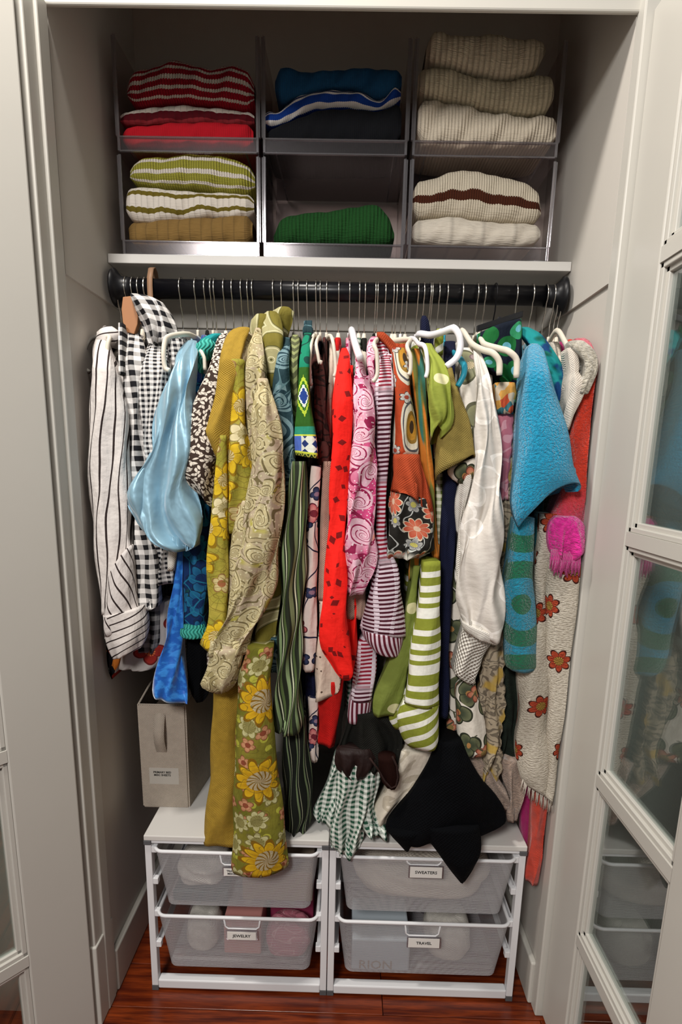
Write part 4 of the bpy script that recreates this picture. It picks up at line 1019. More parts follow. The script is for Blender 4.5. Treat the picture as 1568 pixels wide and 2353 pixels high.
G('coat', 'olive silky coat with curved ivory stripes and an upright collar', 'coat', 627, 'geo_olive', 1460, [
  ('collar', 'geo_olive', [(706, 642, 664), (712, 628, 674), (730, 622, 672), (750, 628, 668), (775, 640, 660)], .13, dict(sh=0, folds=3, amp=.006)),
  ('lapel', 'geo_olive', [(722, 590, 612), (730, 582, 620), (745, 578, 618), (765, 576, 612), (785, 578, 604)], .09, dict(sh=0, folds=2, amp=.006)),
  ('front_panel', 'geo_olive', [(716, 614, 634), (724, 606, 642), (750, 604, 648), (790, 602, 652), (830, 604, 650), (880, 610, 640), (960, 612, 636)], .055, dict(folds=2, amp=.006, sh=.05)),
  ('skirt', 'geo_olive', [(1180, 612, 652), (1283, 606, 648), (1360, 598, 645), (1430, 590, 640), (586, 1474, 636, 1484)], .005, dict(folds=1.5, amp=.004))],
  col=GV, hl=HL('grey', 'under the olive coat collar'))
G('blouse', 'dark teal paisley blouse with a gathered blue cuff', 'blouse', 646, 'teal_paisley', 1500, [
  ('sleeve', 'teal_paisley', [(776, 646, 666), (800, 640, 668), (835, 634, 664), (888, 628, 666), (940, 632, 672), (992, 636, 678), (1060, 644, 678), (1110, 652, 674), (1139, 656, 670)], .015, dict(folds=2)),
  ('lower_sleeve', 'teal_paisley', [(1460, 600, 646), (1484, 597, 648), (1510, 599, 650), (1530, 604, 648), (1543, 612, 640)], .012, dict(folds=4, amp=.004))],
  col=CV, hl=HL('cream', 'carrying the dark teal paisley blouse'))
G('blouse', 'olive and ivory chevron blouse, a narrow strip between teal and green', 'blouse', 674, 'chevron_olive', 1050, [
  ('sleeve', 'chevron_olive', [(770, 672, 686), (785, 668, 690), (830, 666, 684), (870, 666, 684), (920, 671, 686), (980, 676, 688)], .045, dict(folds=1.5, amp=.003))],
  col=GV, hl=HL('grey', 'carrying the chevron blouse'))
G('dress', 'olive, black and ivory vertically striped dress with a long wide sleeve', 'dress', 685, 'dark_stripes', 1880, [
  ('sleeve', 'green_stripes', [(1060, 672, 704), (1152, 660, 706), (1231, 650, 706), (1290, 647, 704), (1361, 646, 698), (1414, 645, 697), (1492, 638, 693), (1560, 633, 692), (1620, 632, 694), (632, 1668, 694, 1650), (634, 1682, 686, 1680)], .0, dict(folds=3, amp=.007, n=60)),
  ('skirt', 'dark_stripes', [(1640, 648, 704), (1720, 650, 710), (1817, 652, 719), (1869, 654, 719), (1910, 660, 700), (1936, 668, 688)], .035, dict(folds=4, amp=.006))],
  col=GV, hl=HL('beige', 'carrying the olive striped dress'))
G('blouse', 'bright green blouse with a blue and white border on its short sleeve', 'blouse', 705, 'green_ethnic', 1000, [
  ('shoulder', 'teal_paisley', [(746, 700, 708), (756, 696, 720), (772, 697, 718)], .12, dict(sh=0)),
  ('sleeve', 'green_ethnic', [(766, 699, 716), (790, 694, 714), (835, 688, 711), (880, 685, 712), (927, 683, 715), (992, 679, 724), (679, 1046, 731, 1054)], -.005, dict(folds=1.5, amp=.003, vo=-.0))],
  col=None)
G('dress', 'cream dress printed with navy and coral flowers', 'dress', 726, 'dusty_floral', 1720, [
  ('sleeve', 'cream_navy_floral', [(1070, 716, 738), (1152, 708, 734), (1231, 705, 730), (1283, 706, 730), (1361, 701, 729), (1466, 695, 727), (1530, 695, 725), (1543, 702, 722)], .018, dict(folds=1.5, amp=.004)),
  ('skirt', 'cream_navy_floral', [(1600, 708, 732), (1680, 710, 732), (1740, 713, 731), (1751, 717, 728)], .05)],
  col=None)
G('top', 'dark navy lace top showing under the cream floral dress', 'top', 736, 'navy_lace', 1590, [
  ('hem_panel', 'navy_lace', [(1500, 696, 736), (1560, 694, 732), (1600, 700, 728), (1620, 708, 722)], .06, dict(folds=5, amp=.005))],
  col=None, w_=.006)
G('dress', 'dark brown and burgundy lace dress behind the bare hanger ends', 'dress', 750, 'brown_lace', 1450, [
  ('sleeve', 'brown_lace', [(815, 716, 738), (860, 718, 746), (930, 720, 752), (1000, 722, 756), (1060, 728, 760), (1100, 735, 762)], .06, dict(folds=4, amp=.007)),
  ('ruffle', 'brown_lace', [(1014, 738, 752), (1035, 730, 760), (1070, 732, 760), (1104, 740, 758)], .035, dict(folds=6, amp=.006))],
  col=None)
G('dress', 'cream eyelet dress with a squared hem, left of the red sleeve', 'dress', 766, 'eyelet_cream', 1560, [
  ('sleeve', 'tan_beige', [(1060, 742, 762), (1160, 738, 762), (1260, 734, 758), (1380, 732, 752)], .03, dict(folds=1.5, amp=.003)),
  ('skirt', 'eyelet_cream', [(1380, 734, 756), (1450, 732, 768), (1530, 726, 782), (1580, 723, 782), (722, 1609, 780, 1588)], .03, dict(folds=1.5, amp=.005))],
  col=None)
G('blouse', 'bright red cutwork blouse with a long sleeve', 'blouse', 779, 'red_plain', 1650, [
  ('sleeve', 'red_cutwork', [(800, 786, 797), (815, 780, 804), (835, 776, 806), (927, 765, 810), (1044, 762, 809), (1123, 758, 800), (1205, 754, 796), (1335, 746, 797), (1414, 735, 799), (1455, 735, 801), (1492, 742, 804), (1523, 759, 808), (1548, 772, 812), (1561, 784, 806)], -.035, dict(folds=1.3, amp=.004, back=.03)),
  ('second_sleeve', 'red_cutwork', [(840, 790, 812), (930, 790, 812), (1050, 790, 811), (1140, 784, 806), (1400, 792, 822), (1480, 790, 820), (1545, 794, 812)], .01, dict(folds=1.5, amp=.004)),
  ('skirt', 'red_plain', [(1560, 734, 790), (1640, 732, 780), (1695, 731, 774), (732, 1708, 768, 1714)], .04, dict(folds=1.5))],
  col=CV, hl=HL('cream', 'upright above the red cutwork blouse'))
G('blouse', 'pink and magenta paisley blouse on a white plastic hanger', 'blouse', 804, 'pink_paisley', 1380, [
  ('strap', 'pink_paisley', [(815, 816, 828), (850, 817, 840), (900, 812, 850)], .0, dict(sh=.05)),
  ('sleeve', 'pink_paisley', [(869, 816, 846), (927, 809, 858), (997, 808, 864), (1068, 804, 866), (1114, 799, 860), (1164, 794, 862), (1230, 794, 866), (1270, 796, 866), (1305, 796, 857), (1337, 796, 844), (1365, 797, 834)], -.03, dict(folds=2.3, amp=.008, sh=.02, back=.03, n=60)),
  ('shoulder', 'pink_paisley', [(774, 854, 870), (788, 845, 868), (830, 842, 862), (880, 850, 862), (960, 852, 866), (1044, 850, 868)], .03, dict(folds=2)),
  ('lining', 'tan_beige', [(1330, 796, 842), (1400, 796, 843), (796, 1418, 842, 1422)], .01, dict(folds=2.5, amp=.004))],
  col=None)
G('caftan', 'burgundy caftan with fine white stripes and tasselled hems', 'caftan', 864, 'burgundy_stripes', 1560, [
  ('shoulder', 'burgundy_stripes', [(772, 866, 882), (785, 862, 890), (820, 866, 896), (850, 872, 900)], .06, dict(sh=.04)),
  ('sleeve', 'burgundy_stripes', [(815, 880, 896), (857, 868, 902), (904, 862, 904), (997, 866, 899), (1068, 868, 892), (1138, 865, 888), (1200, 865, 889), (1253, 864, 891), (1304, 856, 914), (1355, 847, 924), (1400, 840, 928), (830, 1444, 929, 1458)], -.005, dict(folds=1.3, amp=.005, n=56)),
  ('cuff', 'burgundy_band', [(829, 1444, 928, 1457), (836, 1466, 926, 1478), (850, 1484, 922, 1496), (864, 1496, 918, 1508)], -.008, dict(folds=1.5, amp=.003, step=.004)),
  ('lower_sleeve', 'burgundy_stripes', [(1470, 824, 866), (1533, 816, 864), (1584, 806, 858), (1606, 802, 857)], .02, dict(folds=1.3)),
  ('lower_cuff', 'burgundy_band', [(1604, 801, 857), (1630, 800, 854), (1657, 800, 851)], .018, dict(folds=1.5, amp=.003)),
  ], col=BV, hl=HL('black', 'behind the burgundy caftan shoulder'))
for q in range(8):   # tassels with a bead, under the caftan's cuff
    X = 803 + q * 6.6; a = P(X, 1655, .03); b = P(X, 1678 + (q * 7 % 12), .03)
    MB().tube([a, (a + b) / 2, b], [.0012, .0022, .0016], 6).obj('tassel', 'maroon', bpy.data.objects['caftan'], smooth=True)
G('blouse', 'rust paisley blouse whose sleeve ends in a black floral ruffle', 'blouse', 887, 'rust', 1200, [
  ('collar', 'rust', [(764, 866, 884), (774, 868, 896), (790, 884, 910), (810, 900, 930), (826, 904, 934)], .07, dict(sh=0, folds=2)),
  ('sleeve', 'rust_paisley', [(800, 902, 930), (830, 904, 937), (881, 906, 943), (951, 908, 953), (1000, 906, 958), (1046, 903, 962)], .0, dict(folds=1.5, amp=.003, sh=.03)),
  ('ruffle', 'rust', [(1044, 904, 964), (1065, 901, 970), (1103, 901, 984), (902, 1130, 990, 1150), (906, 1120, 992, 1175)], -.012, dict(folds=4, amp=.008, n=60)),
  ('lower_ruffle', 'black_floral', [(902, 1120, 990, 1150), (892, 1160, 996, 1180), (890, 1215, 1001, 1228), (891, 1250, 1000, 1262), (893, 1280, 958, 1283)], -.004, dict(folds=4, amp=.007, n=60, hem=.01))],
  col=None)
G('blouse', 'orange, teal and olive blurred-stripe blouse beside the rust one', 'blouse', 906, 'ikat', 1290, [
  ('sleeve', 'ikat', [(802, 946, 966), (820, 944, 974), (880, 950, 978), (951, 956, 984), (1044, 963, 992), (1149, 984, 1001), (1230, 990, 1004), (1284, 994, 1010)], .02, dict(folds=2, amp=.005)),
  ('lower_panel', 'ikat', [(1270, 942, 970), (1310, 940, 969), (1332, 941, 967)], .012)],
  col=CV, hl=HL('cream', 'second of the cluster above the rust blouse'))
G('blouse', 'lime green blouse with pale dots and a puffed short sleeve', 'blouse', 926, 'lime_dots', 1350, [
  ('sleeve', 'lime_dots', [(790, 970, 992), (806, 972, 1000), (834, 982, 1021), (880, 982, 1037), (910, 984, 1041), (939, 988, 1043), (960, 992, 1041), (985, 994, 1032), (1005, 995, 1014)], -.04, dict(folds=3.3, amp=.006, back=.03, hem=.012, n=60, sh=.05, arch=.022)),
  ('lower_sleeve', 'olive_dots', [(1300, 950, 966), (1342, 945, 960), (1400, 934, 957), (1457, 924, 953), (1508, 897, 945), (1560, 876, 934), (1600, 862, 922), (1630, 857, 908), (858, 1644, 903, 1642)], -.005, dict(folds=1.5, amp=.004))],
  col=None)
G('blouse', 'khaki linen blouse with a wide cuffed short sleeve', 'blouse', 937, 'khaki', 1000, [
  ('sleeve', 'khaki', [(845, 1024, 1040), (869, 1026, 1046), (904, 1030, 1056), (962, 1014, 1075), (1000, 1006, 1084), (1030, 1001, 1090), (1000, 1075, 1095, 1046), (999, 1104, 1094, 1050)], -.018, dict(folds=1.3, amp=.004, sh=.05, arch=.012)),
  ('print_lining', 'botanical', [(1036, 1072, 1093, 1050), (1030, 1085, 1094, 1068), (1040, 1100, 1090, 1092), (1056, 1112, 1080, 1106)], -.005, dict(folds=4, amp=.004))],
  col=CV, hl=HL('cream', 'fourth of the cluster above the rust blouse'))
G('dress', 'olive green and white striped dress with broad horizontal bands', 'dress', 962, 'green_white_stripes', 1640, [
  ('strap', 'green_white_diagonal', [(756, 1004, 1020), (780, 1000, 1020), (815, 1002, 1018)], .06, dict(sh=0, amp=.002)),
  ('side_strip', 'gingham_olive', [(1080, 1000, 1022), (1180, 1002, 1022), (1290, 1002, 1020)], .04, dict(amp=.002)),
  ('sleeve', 'green_white_stripes', [(1290, 972, 1012), (1355, 966, 1012), (1406, 959, 1012), (1457, 951, 1012), (1508, 943, 1011), (1559, 937, 1011), (930, 1612, 1009, 1622)], -.032, dict(folds=1.2, amp=.003, n=56)),
  ('hem_panel', 'green_white_diagonal', [(928, 1608, 1009, 1618), (915, 1640, 1007, 1650), (918, 1670, 1006, 1680), (925, 1695, 1005, 1700), (934, 1712, 1000, 1714)], -.028, dict(folds=1.3, amp=.004)),
  ('back_panel', 'green_white_diagonal', [(1580, 918, 940), (1620, 904, 940), (1650, 896, 938), (1675, 908, 930)], .0, dict(folds=1.5))],
  col=None)
G('dress', 'dark navy dress, a narrow strip right of the green striped one', 'dress', 991, 'navy', 1640, [
  ('shoulder', 'navy', [(785, 1022, 1046), (830, 1020, 1048), (900, 1020, 1046)], .05),
  ('skirt', 'navy', [(1080, 1020, 1052), (1180, 1016, 1050), (1287, 1012, 1044), (1450, 1010, 1034), (1560, 1010, 1032), (1648, 1010, 1030)], .015, dict(folds=2, amp=.005))],
  col=CV, hl=HL('cream', 'carrying the dark navy dress'))
G('top', 'navy top with a pale edge on the rod left of the lime blouse', 'top', 976, 'navy', 900, [
  ('collar', 'navy', [(726, 970, 980), (736, 968, 986), (760, 968, 990), (800, 972, 1000)], .13, dict(sh=0))], col=None, w_=.006)
G('shirt', 'cream shirt printed with green leaves and small orange blooms', 'shirt', 1011, 'botanical', 1720, [
  ('shoulder', 'botanical_pale', [(800, 1060, 1082), (830, 1064, 1098), (880, 1060, 1104), (940, 1064, 1106), (1000, 1074, 1108), (1042, 1092, 1110)], .012, dict(folds=2, sh=.05)),
  ('front_panel', 'botanical', [(1290, 1036, 1062), (1400, 1032, 1066), (1500, 1030, 1064), (1600, 1030, 1062), (1700, 1028, 1056), (1738, 1028, 1054)], .035, dict(folds=1.5, amp=.004)),
  ('sleeve', 'botanical', [(1560, 1070, 1092), (1580, 1048, 1096), (1638, 1050, 1110), (1700, 1054, 1117), (1054, 1732, 1119, 1727)], .0, dict(folds=1.5, amp=.004))],
  col=CV, hl=HL('cream', 'carrying the leaf print shirt'))
G('blouse', 'white blouse with embroidered flowers and a smocked cuff', 'blouse', 1065, 'linen_white', 1450, [
  ('sleeve', 'white_embroidered', [(798, 1088, 1098), (828, 1092, 1112), (884, 1098, 1130), (935, 1096, 1140), (1029, 1094, 1148), (1100, 1084, 1151), (1154, 1078, 1152), (1220, 1060, 1154), (1287, 1052, 1155), (1368, 1054, 1155), (1408, 1060, 1156), (1440, 1064, 1154), (1068, 1455, 1148, 1468)], -.022, dict(folds=3.3, amp=.009, n=64, back=.05)),
  ('second_sleeve', 'linen_white', [(1060, 1062, 1098), (1110, 1058, 1096), (1150, 1050, 1092), (1180, 1048, 1086), (1250, 1050, 1080), (1341, 1052, 1078)], -.005, dict(folds=4, amp=.009)),
  ('gathering', 'linen_white', [(1063, 1428, 1150, 1458), (1064, 1440, 1146, 1474), (1068, 1450, 1140, 1480)], -.026, dict(folds=6, amp=.003, step=.003)),
  ('cuff', 'smocked_white', [(1066, 1438, 1132, 1474), (1060, 1460, 1118, 1492), (1052, 1490, 1108, 1510), (1044, 1520, 1102, 1534), (1039, 1542, 1096, 1552), (1056, 1556, 1092, 1566), (1072, 1568, 1090, 1574)], -.012, dict(folds=2.5, amp=.004))],
  col=None)
G('skirt', 'pink lace skirt with a floral waistband and a scalloped ruffled edge', 'skirt', 1100, 'ruffle_print', 1700, [
  ('waistband', 'multi_floral', [(880, 1138, 1184), (905, 1140, 1187), (930, 1142, 1180), (952, 1146, 1178)], .01, dict(sh=0, folds=4, amp=.003)),
  ('lace_panel', 'pink_lace', [(945, 1146, 1176), (1029, 1148, 1176), (1090, 1150, 1166), (1149, 1152, 1164)], .018, dict(folds=2, scal=.004)),
  ('ruffle', 'ruffle_print', [(945, 1170, 1178), (985, 1168, 1190), (1040, 1162, 1188), (1100, 1154, 1182), (1160, 1152, 1180), (1240, 1150, 1174), (1320, 1146, 1166), (1400, 1144, 1162), (1470, 1140, 1160)], .03, dict(folds=5, amp=.008, scal=.007)),
  ('lower_ruffle', 'ruffle_print', [(1440, 1124, 1160), (1500, 1112, 1158), (1560, 1108, 1154), (1640, 1106, 1152), (1700, 1108, 1150), (1740, 1094, 1146), (1780, 1090, 1138), (1794, 1100, 1128)], .012, dict(folds=5, amp=.008, scal=.006))],
  col=None)
G('trousers', 'dark trousers with a green leaf print clipped to a black hanger', 'trousers', 1143, 'leaf_green_dark', 1700, [
  ('waistband', 'leaf_green_dark', [(1096, 768, 1196, 734), (1094, 800, 1200, 756), (1100, 830, 1202, 800), (1110, 850, 1200, 860), (1150, 872, 1200, 905), (1180, 940, 1200, 1000)], .085, dict(sh=0, folds=3, amp=.008)),
  ('trouser_leg', 'dark_green', [(1520, 1140, 1190), (1600, 1142, 1192), (1680, 1144, 1192), (1740, 1142, 1190), (1752, 1150, 1180)], .04, dict(folds=3, amp=.006))],
  col=None)
G('top', 'teal patterned velvet top, its shoulder right of the turquoise sleeve', 'top', 1260, 'teal_velvet', 1290, [
  ('shoulder', 'teal_green_shoulder', [(753, 1194, 1216), (766, 1190, 1240), (782, 1206, 1256), (820, 1236, 1280), (860, 1262, 1300), (889, 1272, 1314), (930, 1280, 1304), (962, 1286, 1296)], .055, dict(sh=.05, folds=2)),
  ('skirt', 'teal_velvet', [(1190, 1222, 1246), (1230, 1224, 1242), (1280, 1224, 1234), (1304, 1226, 1230)], .03)],
  col=CV, hl=HL('cream', 'carrying the teal velvet top'))
G('jumper', 'turquoise terry top with a wide bell sleeve', 'top', 1190, 'terry_turquoise', 1150, [
  ('sleeve', 'terry_turquoise', [(790, 1220, 1236), (802, 1214, 1248), (828, 1209, 1257), (870, 1206, 1270), (921, 1201, 1282), (1015, 1190, 1308), (1070, 1184, 1320), (1181, 1120, 1330, 1108), (1180, 1160, 1332, 1122), (1188, 1196, 1330, 1126), (1193, 1211, 1326, 1130)], -.04, dict(folds=1.2, amp=.004, back=.07, sh=.06, n=64, arch=.035))],
  col=CV, hl=HL('cream', 'upright above the turquoise terry sleeve'))
G('jumper', 'blue and green terry top with large concentric circles', 'top', 1228, 'terry_circles', 1500, [
  ('sleeve', 'terry_circles', [(1190, 1182, 1228), (1240, 1174, 1226), (1287, 1167, 1226), (1341, 1160, 1226), (1400, 1158, 1230), (1448, 1157, 1233), (1502, 1158, 1234), (1530, 1164, 1233), (1539, 1176, 1228)], -.01, dict(folds=1.3, amp=.003))],
  col=CV, hl=HL('cream', 'carrying the blue and green circle top'))
G('cardigan', 'cream boucle cardigan with a folded neckline, near the right wall', 'cardigan', 1277, 'boucle', 980, [
  ('collar', 'boucle', [(784, 1308, 1340), (796, 1306, 1356), (812, 1322, 1370), (828, 1340, 1376), (852, 1345, 1374), (880, 1336, 1362), (905, 1328, 1350)], -.012, dict(sh=.02, folds=2, amp=.005, back=.05)),
  ('placket', 'cream', [(800, 1304, 1326), (840, 1310, 1332), (856, 1312, 1330), (880, 1306, 1346), (910, 1304, 1340), (950, 1296, 1322), (988, 1296, 1308)], -.004, dict(sh=.01, folds=2, amp=.005, back=.06))],
  col=None)
G('kimono', 'cream textured kimono with red and orange appliques and a fringed hem', 'kimono', 1287, 'embroidered_plain', 1750, [
  ('front_panel', 'embroidered_towel', [(1180, 1242, 1286), (1240, 1238, 1276), (1300, 1228, 1268), (1400, 1232, 1262), (1500, 1196, 1262), (1560, 1191, 1262), (1660, 1192, 1262), (1730, 1186, 1260), (1777, 1190, 1262), (1205, 1798, 1262, 1826)], .008, dict(folds=1.4, amp=.005)),
  ('side_panel', 'embroidered_towel', [(1290, 1258, 1346), (1400, 1254, 1344), (1500, 1256, 1334), (1600, 1258, 1326), (1700, 1258, 1310), (1800, 1256, 1290), (1250, 1826, 1278, 1850)], -.004, dict(folds=1.3, amp=.004))],
  col=CV, hl='cream open hanger, last at the right end of the rod')
ko = bpy.data.objects['kimono']
fr_ = MB()
for q in range(24):
    t_ = q / 23; a = P(1203 + 70 * t_, 1790 + 50 * t_, .0); b = P(1199 + 72 * t_ + (q % 3 - 1) * 3, 1818 + 52 * t_ + (q * 5 % 9), .0)
    fr_.tube([a, (a + b) / 2 + Vector((.0015 * sin(q * 2), 0, 0)), b], [.0018, .0015, .0007], 5)
tag(fr_.obj('fringe', 'cream', ko, smooth=True), kind='stuff')
G('robe', 'fuzzy red to pink robe with a hot pink fringed sleeve end, at the right wall', 'robe', 1296, 'magenta', 1480, [
  ('sleeve', 'red_fuzzy', [(778, 1322, 1346), (790, 1326, 1368), (812, 1334, 1384), (850, 1340, 1390), (948, 1326, 1384), (1002, 1312, 1378), (1055, 1306, 1372), (1120, 1290, 1366), (1180, 1270, 1358), (1210, 1266, 1352)], .015, dict(folds=1.4, amp=.005, sh=.05, back=.12)),
  ('pompom_band', 'hot_pink_fuzzy', [(1186, 1280, 1322), (1198, 1268, 1336), (1220, 1263, 1343), (1248, 1262, 1344), (1270, 1266, 1338), (1282, 1276, 1322)], -.022, dict(folds=5, amp=.007, step=.003, back=.04)),
  ('skirt', 'magenta', [(1280, 1300, 1340), (1400, 1306, 1336), (1480, 1308, 1330), (1560, 1306, 1326)], .07)],
  col=None)
ro = bpy.data.objects['robe']; fr_ = MB()
for q in range(26):
    t_ = q / 25; a = P(1270 + 62 * t_, 1262, -.034); b = P(1264 + 66 * t_ + (q * 7 % 5), 1312 + (q * 5 % 18) - abs(t_ - .5) * 10, -.038)
    fr_.tube([a, (a + b) / 2 + Vector((.003 * sin(q * 3), -.004 * (q % 2), 0)), b], [.003, .0032, .0012], 5)
tag(fr_.obj('fringe', 'hot_pink_fuzzy', ro, smooth=True), kind='stuff')
fr_ = MB()
for q in range(7):
    a = P(1340 + 2.5 * q, 1160, -.005); b = P(1327 + 4 * q, 1206 + q % 3 * 3, -.005); fr_.tube([a, b], [.0022, .0018], 5)
tag(fr_.obj('pale_fringe', 'pink_soft', ro, smooth=True), kind='stuff')
G('scarf', 'long coral red scarf hanging past the right side of the drawers', 'scarf', 1303, 'scarf_red', None, [
  ('fabric', 'scarf_red', [(1780, 1222, 1284), (1836, 1222, 1272), (1900, 1220, 1262), (1960, 1214, 1250), (2000, 1210, 1242), (1210, 2024, 1234, 2030)], .024, dict(folds=2, amp=.005, back=.08)),
  ('magenta_side', 'magenta', [(1700, 1206, 1232), (1808, 1200, 1226), (1880, 1198, 1222), (1940, 1200, 1216), (1978, 1204, 1212)], .05, dict(folds=2, back=.09)),
  ('neck', 'scarf_red', [(780, 1306, 1316), (900, 1302, 1322), (1100, 1296, 1330), (1400, 1262, 1318), (1700, 1232, 1284)], .10, dict(back=.13, sh=0))], col=None)

# ------------------------------------------------------------------ clothes whose hems pile up on the drawer top
G('skirt', 'dark green and white gingham skirt, its hem spread on the drawer top', 'skirt', 827, 'gingham_green', 1700, [
  ('skirt_panel', 'gingham_green', [(1730, 770, 820), (1800, 748, 800), (1864, 724, 780), (726, 1880, 770, 1892)], .045, dict(folds=3, amp=.008, back=.11)),
  ('skirt_panel', 'gingham_green', [(1740, 780, 866), (1800, 774, 862), (1864, 766, 846), (1910, 762, 836), (1940, 765, 824), (768, 1950, 806, 1968)], -.004, dict(folds=4, amp=.008, back=.05, n=60, bulge=.4)),
  ('skirt_panel', 'gingham_green', [(1750, 846, 880), (1800, 838, 872), (1850, 832, 862), (1890, 832, 872), (836, 1908, 886, 1924)], .0, dict(folds=3, amp=.008, back=.06))],
  col=CV, hl=HL('cream', 'first right of the white plastic hanger'))
G('skirt', 'black ruffled skirt with a sheer brown chiffon edge, above the green gingham', 'skirt', 840, 'black_ruffle', 1660, [
  ('ruffle', 'black_ruffle', [(1630, 796, 890), (1660, 784, 920), (1700, 776, 936), (1730, 776, 934), (1752, 800, 920)], .025, dict(folds=6, amp=.014, n=72)),
  ('chiffon_edge', 'brown_chiffon', [(1720, 774, 850), (1750, 772, 866), (1772, 780, 850), (1786, 800, 836)], -.012, dict(folds=5, amp=.006, n=60, back=.03, bulge=.4)),
  ('chiffon_loop', 'chiffon_sheer', [(1735, 868, 910), (1770, 872, 916), (1795, 880, 916), (1812, 892, 908)], -.03, dict(folds=2, amp=.004, back=-.01))],
  col=CV, hl=HL('cream', 'second right of the white plastic hanger'))
MB().tube([P(x, y, -.042) for x, y in ((850, 1742), (868, 1766), (884, 1794), (899, 1811), (911, 1806), (915, 1786), (912, 1760), (902, 1738))], .0022, 8).obj('piping', 'brown_dark', [o for o in bpy.data.objects if o.get('label', '').startswith('black ruffled')][0], smooth=True)
G('dress', 'cream satin dress with lace, slanting down to the drawer top', 'dress', 913, 'lace_cream', 1640, [
  ('skirt', 'lace_cream', [(908, 1716, 1006, 1712), (905, 1750, 990, 1750), (896, 1790, 968, 1780), (876, 1830, 945, 1830), (856, 1862, 922, 1862), (856, 1888, 904, 1890), (868, 1908, 890, 1912)], .015, dict(folds=2.5, amp=.006, back=.09, n=56))],
  col=CV, hl=HL('cream', 'fifth of the cluster above the rust blouse'))
G('cardigan', 'black knit cardigan lying over the drawer top with two hanging points', 'cardigan', 995, 'near_black', 1700, [
  ('front_panel', 'near_black', [(1700, 1008, 1060), (1740, 994, 1076), (1790, 962, 1110), (1840, 930, 1150), (1885, 898, 1158), (888, 1905, 1140, 1900), (905, 1925, 1102, 1916)], -.022, dict(folds=2.5, amp=.007, back=.12, n=64)),
  ('hem_point', 'near_black', [(889, 1902, 990, 1890), (896, 1915, 985, 1900), (912, 1935, 962, 1920), (928, 1952, 945, 1942), (934, 1957, 940, 1954)], -.03, dict(folds=1.3, amp=.003, back=-.012)),
  ('sleeve', 'near_black', [(968, 1890, 1100, 1890), (980, 1925, 1106, 1925), (1004, 1957, 1107, 1950), (1026, 1985, 1098, 1975), (1046, 2010, 1082, 2004), (1059, 2028, 1068, 2026)], -.042, dict(folds=1.5, amp=.004, back=-.022))],
  col=CV, hl=HL('cream', 'carrying the long black cardigan'))
G('jumper', 'beige fuzzy jumper slumped at the right end of the drawer top', 'jumper', 1117, 'beige_fuzzy', 1660, [
  ('front_panel', 'beige_fuzzy', [(1700, 1062, 1100), (1740, 1064, 1106), (1780, 1070, 1140), (1812, 1090, 1158), (1836, 1120, 1164), (1860, 1150, 1170)], .012, dict(folds=3, amp=.009, back=.10)),
  ('sleeve', 'beige_fuzzy', [(1740, 1150, 1196), (1790, 1158, 1198), (1830, 1166, 1202), (1860, 1162, 1196), (1884, 1168, 1188)], .02, dict(folds=3, amp=.010, back=.10))],
  col=None)

# hangers that show bare on the rod, and special ones
def hh(px, col, lab, **k): hanger(px, col, HL(lab[0], lab[1]), **k)
hh(331, CV, ('cream', 'fifth of the thin hooks at the left flange'))
hh(705, CV, ('cream', 'carrying the bright green blouse'))
hh(976, CV, ('cream', 'carrying the small navy top'))
hh(1117, CV, ('cream', 'carrying the beige fuzzy jumper'))
hh(1296, CV, ('cream', 'carrying the red and pink fuzzy robe'))
hh(579, GV, ('grey', 'with its hook leaning right, under the olive lapel'), lean=-.0)
# clip hanger: black bar with two clips
def clip_hanger(px, label, z0=.075):
    X = P(px, 672, YR_ - .02).x; o = empty('clip_hanger', (X, YR_, ZR_), label, 'hanger')
    q = HK.obj('hook', 'black_gloss', smooth=True); q.parent = o
    A = P(1096, 762, .10); B = P(1202, 728, .10); zz = Vector((0, 0, .012))
    b = MB(); V = [A, B, B + zz, A + zz]; b.v = V + [v + Vector((0, .007, 0)) for v in V]; b.uv = [(0, 0)] * 8
    N_ = Vector((X, YR_, ZR_ - .085)); b.f = [[0, 1, 2, 3], [7, 6, 5, 4], [0, 4, 5, 1], [1, 5, 6, 2], [2, 6, 7, 3], [3, 7, 4, 0]]
    b.tube([N_ + Vector((0, 0, .004)), (A + B) / 2 + zz + Vector((0, .004, 0))], .0045, 8)
    w2 = b.obj('bar', 'black_plastic', o, bevel=.001)
    for px_, py_ in ((1106, 790), (1186, 752)):
        c = P(px_, py_ - 14, .09); d = P(px_ - 3, py_ + 48, .09)
        MB().tube([c, c * .6 + d * .4, c * .25 + d * .75, d], [.006, .0045, .004, .0065], 8).tube([c + Vector((.006, -.005, .0)), c * .5 + d * .5 + Vector((.001, -.006, 0)), d + Vector((.003, -.005, 0))], [.004, .003, .005], 8).obj('clip', 'black_plastic', o, smooth=True)
HKs = HK
clip_hanger(1143, 'black plastic clip hanger tilted across the dark leaf print trousers')
# hanger ends turned to the viewer (loops of the slim hangers that stick out of the clothes)
def loop_hanger(neck, pts, col, label, r=.0052, hook=None, y0=None):
    """a hanger turned on the rod: hook above, neck, and an arm ending in a rounded loop in front"""
    hx = hook or neck[0]; X = P(hx, 672, YR_ - .02).x; o = empty('clothes_hanger', (X, YR_, ZR_), label, 'hanger')
    q = HK.copy_to('hook', o)
    Pn = Vector((X, YR_, ZR_ - .088)); pp = [Pn + Vector((0, 0, .004)), Pn - Vector((0, 0, .012))]
    for x, y, Y in pts: pp.append(P(x, y, Y))
    rr = [.004, .006] + [r] * (len(pp) - 3) + [r * .9]
    # smooth the polyline
    fine = []; tab = [[i] + list(p) for i, p in enumerate(pp)]; rad = []
    n = (len(pp) - 1) * 5
    for i in range(n + 1): s = i / 5; fine.append(Vector(interp(tab, s))); rad.append(rr[min(len(rr) - 1, int(s))])
    MB().tube(fine, rad, 10, flat=.8).obj('hanger_arms', col, o, smooth=True)
